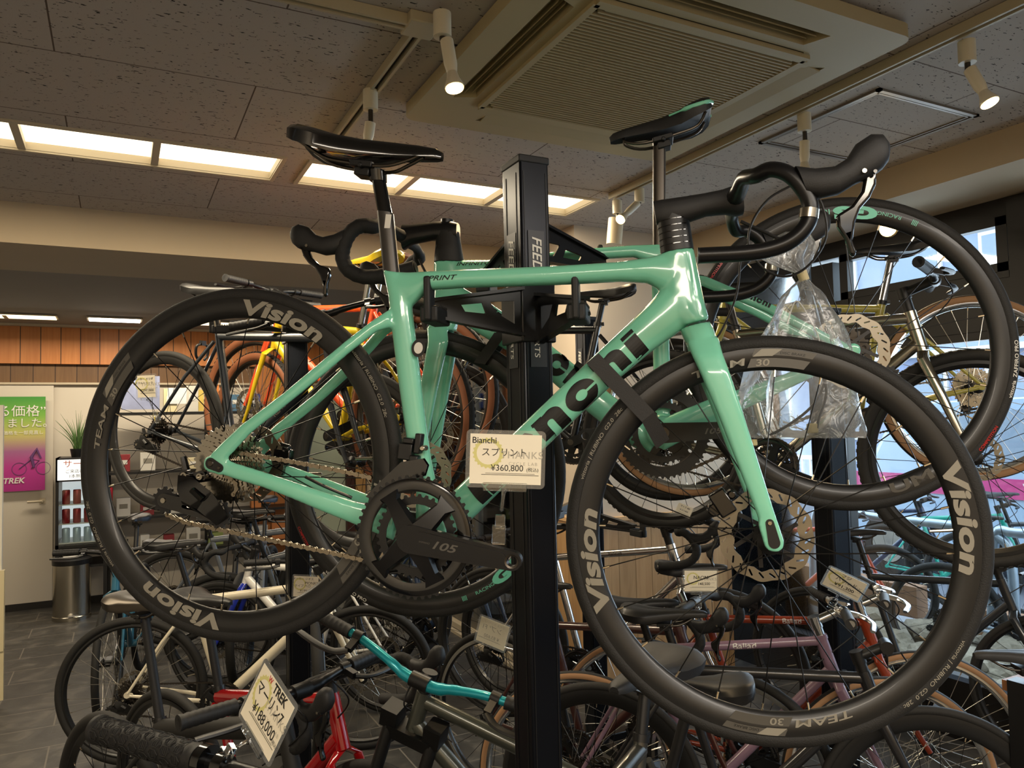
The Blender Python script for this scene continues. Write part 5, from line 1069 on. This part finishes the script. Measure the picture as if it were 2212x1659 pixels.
# right group, on the floor
generic('bicycle', 'dark brown steel road bicycle with drop bar, right of the column foot', frontM(1592, 1668, -1.08, 1.0), wb=1.0, col=col('43211c', coat=.8), R=.339, tw=.032, rd=.02, brake='silver', rim='rimblk', bar='drop', tube=.030, post=.10, stack=.05, seat=.50, text=('NAOMI', .024, 'whited', 'top'), rotor=False, lug=True)
generic('bicycle', 'dusty purple lugged bicycle with silver flat bar and tan tyres', frontM(1920, 1690, -.6, 1.02), wb=1.02, col=col('7d6272', rough=.35), R=.342, tw=.030, rd=.018, rim='silver', side='tan', sm='sspoke', rotor=False, bar='flat', barw=.46, barm='silver', stemm='silver', levm='silver', tube=.030, post=.10, lug=True, ns=32, text=('Ballad', .034, 'whited', 'top'), head=.15, seat=.52)
generic('bicycle', 'burnt orange lugged bicycle with tan tyres behind the purple one', frontM(2000, 1612, -.72, 1.02), wb=1.02, col=col('8c3418', rough=.25), R=.342, tw=.030, rd=.018, rim='silver', side='tan', sm='sspoke', rotor=False, bar='flat', barw=.42, barm='silver', stemm='silver', levm='silver', tube=.030, post=.14, lug=True, ns=32, seat=.53, head=.13, text=('Ballad', .03, 'whited', 'top'))
generic('bicycle', 'black bicycle whose deep front wheel arches in the lower right corner', frontM(2025, 1778, -.75, 1.0), wb=1.0, col=col('1a1a1c'), R=.339, tw=.028, rd=.05, bar=None, tube=.034, seat=.5, post=.12, rotor=True, head=.10)
p = onx(1880, 1215, 3.25); generic('bicycle', 'black saddled bicycle against the window post, seen inside the front wheel', floorM(p.x - .1, p.y + .25, -1.15), wb=1.0, col=col('22262a'), bar='flat', barw=.5, tube=.032, post=.16, seat=.52)
# ---------------------------------------------------------------- rear of the shop
Y = 7.96
def quad(name, m, x0, y0, x1, y1, y, par=None, th=.01):
    a = ony(x0, y0, y); c = ony(x1, y1, y); b = MB().box(((a.x + c.x) / 2, y, (a.z + c.z) / 2), (abs(c.x - a.x), th, abs(a.z - c.z))); return b.build(name, m, par, smooth=False)
PM = mat('poster_print', 'ffffff', .4); n, l, p = nodes(PM)
vv = mapped(n, l, coord='Generated'); sx = n.new('ShaderNodeSeparateXYZ'); l.new(vv, sx.inputs[0]); l.new(ramp(n, l, sx.outputs[2], [(0, 'a01c78'), (.25, 'b02c84'), (.42, '9a5c86'), (.6, 'b6b062'), (.8, '6fa23e'), (1, '3f8a3a')]), p.inputs['Base Color'])
def relp(t, x, y): return lambda u, v: V((x + u, -.008, y + v))
a = ony(-8, 857, Y); c = ony(97, 1058, Y); t = thing('poster', 'green and magenta cycling poster on the cream rear door', 'poster', ((a.x + c.x) / 2, Y, (a.z + c.z) / 2)); W, Hh = c.x - a.x, a.z - c.z
MB().box((0, 0, 0), (W, .006, Hh)).build('print', PM, t, smooth=False)
for s, x, y, sz in (('る価格”', .02, .30, .12), ('りました。', .02, .18, .10), ('の価格を一部見直し', .0, .10, .042), ('TREK', -.12, -.415, .075)): write('lettering', s, sz * .9, relp(t, x * W, y * Hh), K['whited'], t, .02 if s == 'TREK' else 0, .2 if s == 'TREK' else 0)
b = MB(); x0, z0 = .10, -.22
for dx in (-.11, .07): b.lathe([(.052, -.001), (.056, -.001), (.056, 0), (.052, 0)], 20, c=(x0 + dx, -.005, z0))
b.tube([(x0 - .11, -.005, z0), (x0 - .02, -.005, z0 + .08), (x0 + .04, -.005, z0 + .07), (x0 - .02, -.005, z0)], .004, 5); b.tube([(x0 + .0, -.005, z0 + .01), (x0 - .02, -.005, z0 + .1), (x0 + .02, -.005, z0 + .17), (x0 + .05, -.005, z0 + .09)], [.012, .016, .016, .008], 5); b.build('rider_print', mat('plum_ink', '5c3568', .5), t, smooth=False)
# drinks fridge with its stand, sign, plant
YF = 7.45
a = ony(120, 990, YF); c = ony(232, 1178, YF); cx = (a.x + c.x) / 2; w = c.x - a.x; h = a.z - c.z
t = thing('drinks_fridge', 'small black glass fronted drinks fridge on a black stand', 'fridge', (cx, YF, c.z)); 
MB().box((0, .24, .015), (w, .46, .03)).box((0, .24, h - .1), (w, .46, .2)).box((-w / 2 + .012, .24, h / 2), (.024, .46, h)).box((w / 2 - .012, .24, h / 2), (.024, .46, h)).box((0, .455, h / 2), (w, .02, h)).build('body', K['black'], t, smooth=False)
MB().box((0, -.012, h - .10), (w - .03, .012, .17)).build('sign', mat('white_backlit', 'f0efe8', .4, emit=.5), t, smooth=False)
for s, z, m, sz in (('サービス', h - .075, mat('orange_ink', 'd9683a', .5), .07), ('ご来店のお客様', h - .125, K['ink'], .034), ('1本無料です', h - .165, K['ink'], .034)): write('lettering', s, sz, lambda u, v, z=z: V((u, -.0195, z + v)), m, t)
MB().box((0, .44, (h - .2) / 2), (w - .05, .006, h - .24)).build('lit_back', mat('fridge_white', 'dfe4e6', .4, emit=.35), t, smooth=False)
for k in range(3): MB().box((0, .22, .04 + k * .16), (w - .05, .40, .008)).build('shelf', K['whited'], t, smooth=False)
MB().box((0, .0, (h - .2) / 2 + .01), (w - .05, .005, h - .23)).build('door', K['glass'], t, smooth=False)
cm = MB().lathe([(0, 0), (.026, 0), (.03, .006), (.03, .112), (.026, .12), (0, .12)], 16, closed=False, axis='z')
for k in range(3):
    m = [mat('can_pale_blue', 'b9cede', .3, .3), mat('can_red', 'a11522', .3, .3), mat('can_red', 'a11522', .3, .3)][k]; me = cm.mesh('can', m)
    for j in range(5):
        o = put('can', me); o.location = (cx - w / 2 + .075 + j * .08, YF + .07, c.z + .044 + k * .16); tag(o, ['pale blue can standing on the fridge bottom shelf', 'red can standing on the fridge middle shelf', 'red can standing on the fridge top shelf'][k], 'drink can', ['blue cans on the bottom fridge shelf', 'red cans on the middle fridge shelf', 'red cans on the top fridge shelf'][k])
b = MB(); zb = c.z
for dx in (-w / 2 + .015, w / 2 - .015):
    for dy in (.02, .44): b.box((dx, dy, zb / 2), (.03, .03, zb))
b.box((0, .23, zb - .012), (w, .46, .02)).box((0, .23, zb - .16), (w, .46, .02)); o = tag(b.build('fridge_stand', K['black'], smooth=False), 'open black metal stand under the drinks fridge', 'stand'); o.location = (cx, YF, 0)
# plants
def grass(label, p, n, hgt, spread, r=.05, pot='black', colr='4c6b35'):
    t = thing('potted_plant', label, 'plant', p); MB().lathe([(0, 0), (r * .75, 0), (r, .085), (r * .9, .085), (r * .85, .075), (0, .075)], 18, closed=False, axis='z').build('pot', K[pot] if pot in K else pot, t)
    rn = random.Random(5); b = MB()
    for i in range(n):
        a = rn.uniform(0, 2 * PI); s = rn.uniform(.2, 1) * spread; h = hgt * rn.uniform(.6, 1); P = [V((.5 * r * math.cos(a) * rn.random(), .5 * r * math.sin(a), .07)), V((s * .35 * math.cos(a), s * .35 * math.sin(a), h * .6)), V((s * math.cos(a), s * math.sin(a), h))]
        b.tube(spline(P, 4), [.004, .0045, .004, .004, .0035, .003, .002, .0012, .0006], 4)
    o = b.build('leaves', mat('leaf_' + colr, colr, .6), t); return t
p = ony(168, 990, YF + .15); grass('spiky grass plant in a black pot on top of the fridge', p - V((0, 0, .002)), 34, .42, .22, .06)
# bin
t = thing('waste_bin', 'brushed steel pedal bin with paper on its lid beside the fridge stand', 'bin', (onz(155, 1335, 0).x, onz(155, 1335, 0).y, 0)); hb = .50
MB().lathe([(0, 0), (.145, 0), (.145, .03), (.14, .035), (.14, hb - .05), (.145, hb - .045)], 40, closed=False, axis='z').build('body', K['steel'], t)
MB().lathe([(.146, hb - .05), (.148, hb - .01), (.13, hb), (0, hb + .004)], 40, closed=False, axis='z').build('lid', K['black'], t)
MB().box((.02, -.16, .05), (.08, .04, .012)).build('pedal', K['silver'], t); MB().box((.0, -.03, hb + .008), (.13, .09, .004)).build('paper', K['whited'], t, smooth=False)
# shelving with goods
YS = 7.75; a = ony(236, 886, YS); e = ony(640, 886, YS); x0, x1 = a.x, e.x
t = thing('shelf_unit', 'black metal shelving full of goods on the rear wall', 'shelf', (x0, YS, 0)); zs = [ony(400, y, YS).z for y in (890, 1012, 1105, 1180)]
for z in zs: MB().box(((x1 - x0) / 2, .0, z - .012), (x1 - x0, .34, .022)).build('shelf', K['black'], t, smooth=False)
for xx in (0, (x1 - x0) * .5, x1 - x0): MB().box((xx, .14, .85), (.03, .03, 1.7)).build('upright', K['black'], t, smooth=False)
rn = random.Random(11); cols = ['d8d3c6', 'c9c5ba', '1f3f8f', '8f2a30', 'd7c9a0', '4c6f8a', 'e4e0d6', '93a05a', 'c77a3e', '303236']
zz = zs
k = 0; xs = x0 + .06
while xs < x1 - .1:
    for si, z in enumerate(zz):
        w = rn.uniform(.07, .15); h = rn.uniform(.10, .20) * (1 if si else 1.3); hx_ = cols[(k * 7 + si * 3) % len(cols)]
        if rn.random() < .85:
            nm = {'1f3f8f': 'blue', '8f2a30': 'dark red', 'd8d3c6': 'white', 'c9c5ba': 'pale grey', 'd7c9a0': 'tan', '4c6f8a': 'steel blue', 'e4e0d6': 'cream', '93a05a': 'olive green', 'c77a3e': 'orange', '303236': 'charcoal'}[hx_]
            o = MB().box((0, 0, h / 2), (w, .10, h)).build('product_box', mat('carton_' + hx_, hx_, .5), bevel=.002); o.location = (xs + w / 2, YS - .02 - rn.random() * .04, z); 
            q = RR.transposed() @ (V(o.location) - O); ppx = CX + F * q.x / -q.z
            tag(o, '%s carton on the %s rear shelf, number %d from the left end' % (nm, ('top', 'second', 'third', 'lowest')[si], k + 1), 'box', 'cartons on the rear shelves')
            MB().box((0, -.0515, h * .55), (w * .6, .001, h * .25)).build('label_patch', K['whited'] if hx_ not in ('d8d3c6', 'e4e0d6') else K['greyd'], o, smooth=False)
    xs += .19; k += 1
for i, (x0_, y0_, x1_, y1_, hx_, lb) in enumerate(((262, 812, 345, 884, '8c93b0', 'colourful product poster with white top behind the beige tag'), (362, 838, 410, 872, 'd9dde0', 'white sign with a blue mascot shape left out, leaning over the shelf'), (412, 842, 440, 888, 'c9b05a', 'green and orange picture card on the top shelf'), (496, 862, 528, 880, 'd8d6ce', 'small white notice pinned on the orange boards'))):
    lb = lb.replace('with a blue mascot shape left out, ', ''); o = quad('sign', mat('sign_' + hx_, hx_, .5, var=.35, vscale=9), x0_, y0_, x1_, y1_, YS - .10); tag(o, lb, 'sign')
# door corner right of the shelves
struct('trim_10', MB().box((ony(600, 900, YB - .02).x, YB - .04, 1.2), (.42, .03, 2.0)), WO, smooth=False)
o = quad('door_2', mat('pale_green_panel', 'b4c0ac', .5), 655, 860, 748, 1330, YB - .06, th=.04); o['kind'] = 'structure'
struct('trim_11', MB().box((ony(755, 1000, YB - .1).x, YB - .1, 1.1), (.08, .08, 2.2)), mat('oxblood_wood', '3c1712', .5), smooth=False)
struct('trim_12', MB().box((ony(777, 1000, YB - .12).x, YB - .12, 1.1), (.10, .06, 2.2)), mat('pale_post_wood', 'b08a56', .6), smooth=False)
# sliver of display rack at the left edge
q = dep(-2, 1000, 4.4); a = dep(0, 875, 4.4); e = dep(0, 1240, 4.4); o = MB().box((0, 0, 0), (.07, .05, a.z - e.z)).build('display_rack', mat('white_pegboard', 'd4cdbd', .6), smooth=False); o.location = (q.x - .015, q.y, (a.z + e.z) / 2); tag(o, 'white perforated display rack cut off by the left edge', 'rack')
a = dep(0, 1235, 4.4); o = MB().box((0, 0, 0), (.09, .05, .45)).box((.03, 0, -.36), (.03, .03, .28)).build('display_board', mat('cream_board', 'cbbd97', .6), smooth=False); o.location = (q.x - .010, q.y - .02, a.z - .21); tag(o, 'cream board with white foot low at the left edge', 'board')
# pot and spray bottle by the threshold
def rim_tub(label, px, py, rx, z=.10):
    p = onz(px, py, 0); t = thing('plastic_tub', label, 'tub', p); MB().lathe([(0, 0), (rx * .8, 0), (rx, z), (rx * 1.1, z), (rx * 1.1, z + .012), (rx * .95, z + .012), (rx * .78, .012), (0, .012)], 30, closed=False, axis='z').build('body', K['whited'], t)
rim_tub('shallow white tub on the floor under the teal handlebar view', 862, 1352, .13)
rim_tub('white planter tub seen below the big chainring', 885, 1292, .16, .12)
p = onz(845, 1300, 0); t = thing('spray_bottle', 'bottle with red label and white cap by the white planter tub', 'bottle', p); MB().lathe([(0, 0), (.035, 0), (.035, .14), (.03, .15)], 16, closed=False, axis='z').build('body', K['red'], t); MB().lathe([(.03, .15), (.033, .20), (.02, .25), (0, .26)], 16, closed=False, axis='z').build('cap', K['whited'], t)
# stool at the right edge
p = dep(2205, 1470, 2.2); t = thing('stand', 'black metal stand with wooden shelf at the right edge', 'stand', (p.x, p.y, 0)); MB().box((0, 0, p.z / 2), (.05, .05, p.z)).build('post', K['black'], t, smooth=False); MB().box((.10, 0, p.z - .03), (.18, .12, .03)).build('shelf', mat('stand_wood', '8a5a34', .5), t, smooth=False)
T = thing('saddle', 'brown black saddle on display at the right edge above the black stand', 'saddle', MX.Translation(dep(2215, 1430, 2.2)) @ MX.Rotation(2.6, 4, 'Z')); saddle(T, (0, 0, .03), m='matte')

# ---------------------------------------------------------------- street outside
struct('ground', MB().box((13, 4, -.15), (19.2, 40, .1)), mat('asphalt', '6f7580', .9, var=.2, vscale=3), smooth=False)
struct('pavement', MB().box((4.9, 4, -.08), (2.4, 40, .1)), mat('pavement_tiles', '8c8f96', .8, var=.15, vscale=6), smooth=False)
FB = mat('pale_facade', 'c3cdd6', .8, var=.08, vscale=1); FG = mat('facade_glass', '8494a6', .25); FD = mat('facade_blue', '8c9abb', .6)
def building(label, x, y0, y1, h, m, floors, cols_):
    t = thing('building', label, 'building', (x, (y0 + y1) / 2, -.1)); MB().box((2, 0, h / 2), (4, y1 - y0, h)).build('wall', m, t, smooth=False); w = (y1 - y0) / cols_
    for f in range(floors):
        for c_ in range(cols_):
            z = .9 + f * 2.7; o = MB().box((-.03, 0, 0), (.06, w * .62, 1.5)).build('window', K['whited'], t, smooth=False); o.location = (0, -(y1 - y0) / 2 + w * (c_ + .5), z + .9)
            MB().box((-.07, 0, 0), (.03, w * .54, 1.35)).build('pane', FG, o, smooth=False)
    for f in range(floors): MB().box((-.12, 0, 2.9 + f * 2.7), (.24, y1 - y0, .12)).build('ledge', K['whited'], t, smooth=False)
building('pale blue grey building across the street with rows of windows', 15, -14, 3.2, 12, FB, 4, 9)
building('blue fronted building across the street further left', 15.5, 3.4, 16, 10, FD, 3, 6)
building('white building at the far left of the street view', 15, 16.2, 34, 11, FB, 3, 8)
t = thing('street_railing', 'white pedestrian railing along the far kerb', 'railing', (9.5, 4, -.1)); MB().bar((0, -6, 1.0), (0, 6, 1.0), .05, .06).bar((0, -6, .35), (0, 6, .35), .04, .05).build('rail', K['whited'], t, smooth=False)
br = MB().bar((0, 0, .35), (0, 0, 1.0), .03, .03).mesh('baluster', K['whited'], smooth=False)
for i in range(76): o = put('baluster', br, t); o.location = (0, -5.9 + i * .157, 0)
# van
t = thing('van', 'light blue grey delivery van with a pink band, parked in the street', 'van', MX.Translation((7.9, 4.1, -.1)) @ MX.Rotation(PI / 2, 4, 'Z')); VB = mat('van_paint', '9db4cc', .3, coat=.5)
MB().prism([(-1.9, .35), (1.9, .35), (1.95, .9), (1.55, 1.0), (1.1, 1.75), (-1.85, 1.8), (-1.95, .9)], -.8, .8, holes=[]).build('body', VB, t, ang=30, bevel=.05)
for s in (-1, 1):
    MB().prism([(-1.8, 1.15), (.9, 1.15), (.75, 1.65), (-1.75, 1.68)], s * .801, s * .812).build('side_window', FG, t, smooth=False); MB().prism([(-1.93, .86), (1.9, .86), (1.86, 1.04), (-1.93, 1.04)], s * .801, s * .815).build('pink_band', mat('pink_paint', 'b83a78', .4), t, smooth=False)
    for x in (-1.2, 1.25):
        w_ = MB().lathe([(.19, -.09), (.30, -.09), (.32, -.06), (.32, .06), (.30, .09), (.19, .09)], 28, c=(x, s * .74, .30)).build('wheel', K['rubber'], t); MB().lathe([(0, s * .075), (.18, s * .085), (.19, s * .07), (0, s * .05)], 24, c=(x, s * .74, .30), closed=False).build('hub_cap', K['steel'], w_)
write('lettering', 'ヤス', .2, lambda u, v: V((-.3 + u * 0 - u, .82, .90 + v)), K['whited'], [o for o in C.objects if o.name == 'van'][0], .01)
# galvanised barrier, planks, rocks
ST = mat('galvanised_tube', 'a9b8c4', .35, .7)
def barrier(label, y, x=5.0): t = MB().tube(spline([(x, y - .45, -.05), (x, y - .45, .62), (x, y - .38, .76), (x, y - .2, .80), (x, y + .4, .80), (x, y + .9, .80), (x, y + 1.05, .72), (x, y + 1.1, -.05)], 5), .03, 14).build('barrier', ST); tag(t, label, 'barrier', 'galvanised barriers on the pavement')
barrier('galvanised tube barrier outside, behind the silver flat handlebar', 3.3, 4.9); barrier('galvanised tube barrier outside, nearest the right edge', 1.9, 4.9)
for i, (y, z) in enumerate(((4.2, .20), (2.7, .14))): o = MB().box((0, 0, 0), (.12, 1.2, .22)).build('planter_board', mat('weathered_board', '8b6a50', .7), smooth=False); o.location = (5.1, y, z); tag(o, ['brown planter board outside the window, farther one', 'brown planter board outside the window, nearer the right edge'][i], 'board')
rn = random.Random(2); RK = mat('rock', '7d7566', .9, var=.45, vscale=7, bump=1, bscale=10)
for i in range(20):
    bm = bmesh.new(); bmesh.ops.create_icosphere(bm, subdivisions=3, radius=1)
    ph = [rn.uniform(0, 6) for _ in range(6)]
    for v in bm.verts: k = 1 + .18 * math.sin(v.co.x * 3 + ph[0]) + .15 * math.sin(v.co.y * 4 + ph[1]) + .12 * math.sin(v.co.z * 5 + ph[2]) + .06 * math.sin(v.co.x * 11 + v.co.z * 9 + ph[3]) + .05 * math.sin(v.co.y * 13 + ph[4]); v.co *= k
    me = bpy.data.meshes.new('rock'); bm.to_mesh(me); bm.free(); me.materials.append(RK); o = put('rock', me); s = rn.uniform(.09, .17); o.scale = (s, s * 1.2, s * .8); o.location = (4.25 + (i % 3) * .22, 2.30 + i * .085, s * .5 - .1 + (i % 3) * .06); tag(o, 'weathered grey rock in the planted strip outside the window', 'rock', 'rocks outside the window')
for i, (x, y, yaw, h, lb) in enumerate(((5.8, 4.4, -1.0, '1fa08e', 'teal bicycle parked outside in the row'), (6.0, 3.8, -1.0, '22262c', 'black bicycle parked outside in the row'), (5.7, 5.0, -1.05, '2c3a58', 'navy bicycle parked outside in the row'), (4.35, 4.6, -1.0, 'c04a30', 'coral red bicycle leaning just outside the glass'), (3.6, 7.0, 2.6, '6fb0cf', 'light blue bicycle outside the side glass door'), (4.6, 3.1, -1.2, '9aa7b5', 'pale grey bicycle with white bar tape outside near the right edge'))):
    generic('bicycle', lb, bikeM(x, y, .27, yaw), wb=1.02, col=col(h), R=.34, tw=.04, rd=.018, bar='drop' if i == 5 else 'flat', tube=.036, post=.18, ns=20, pedals=False, drive=(i > 2), rotor=False)
# a bare tree in front of the facades
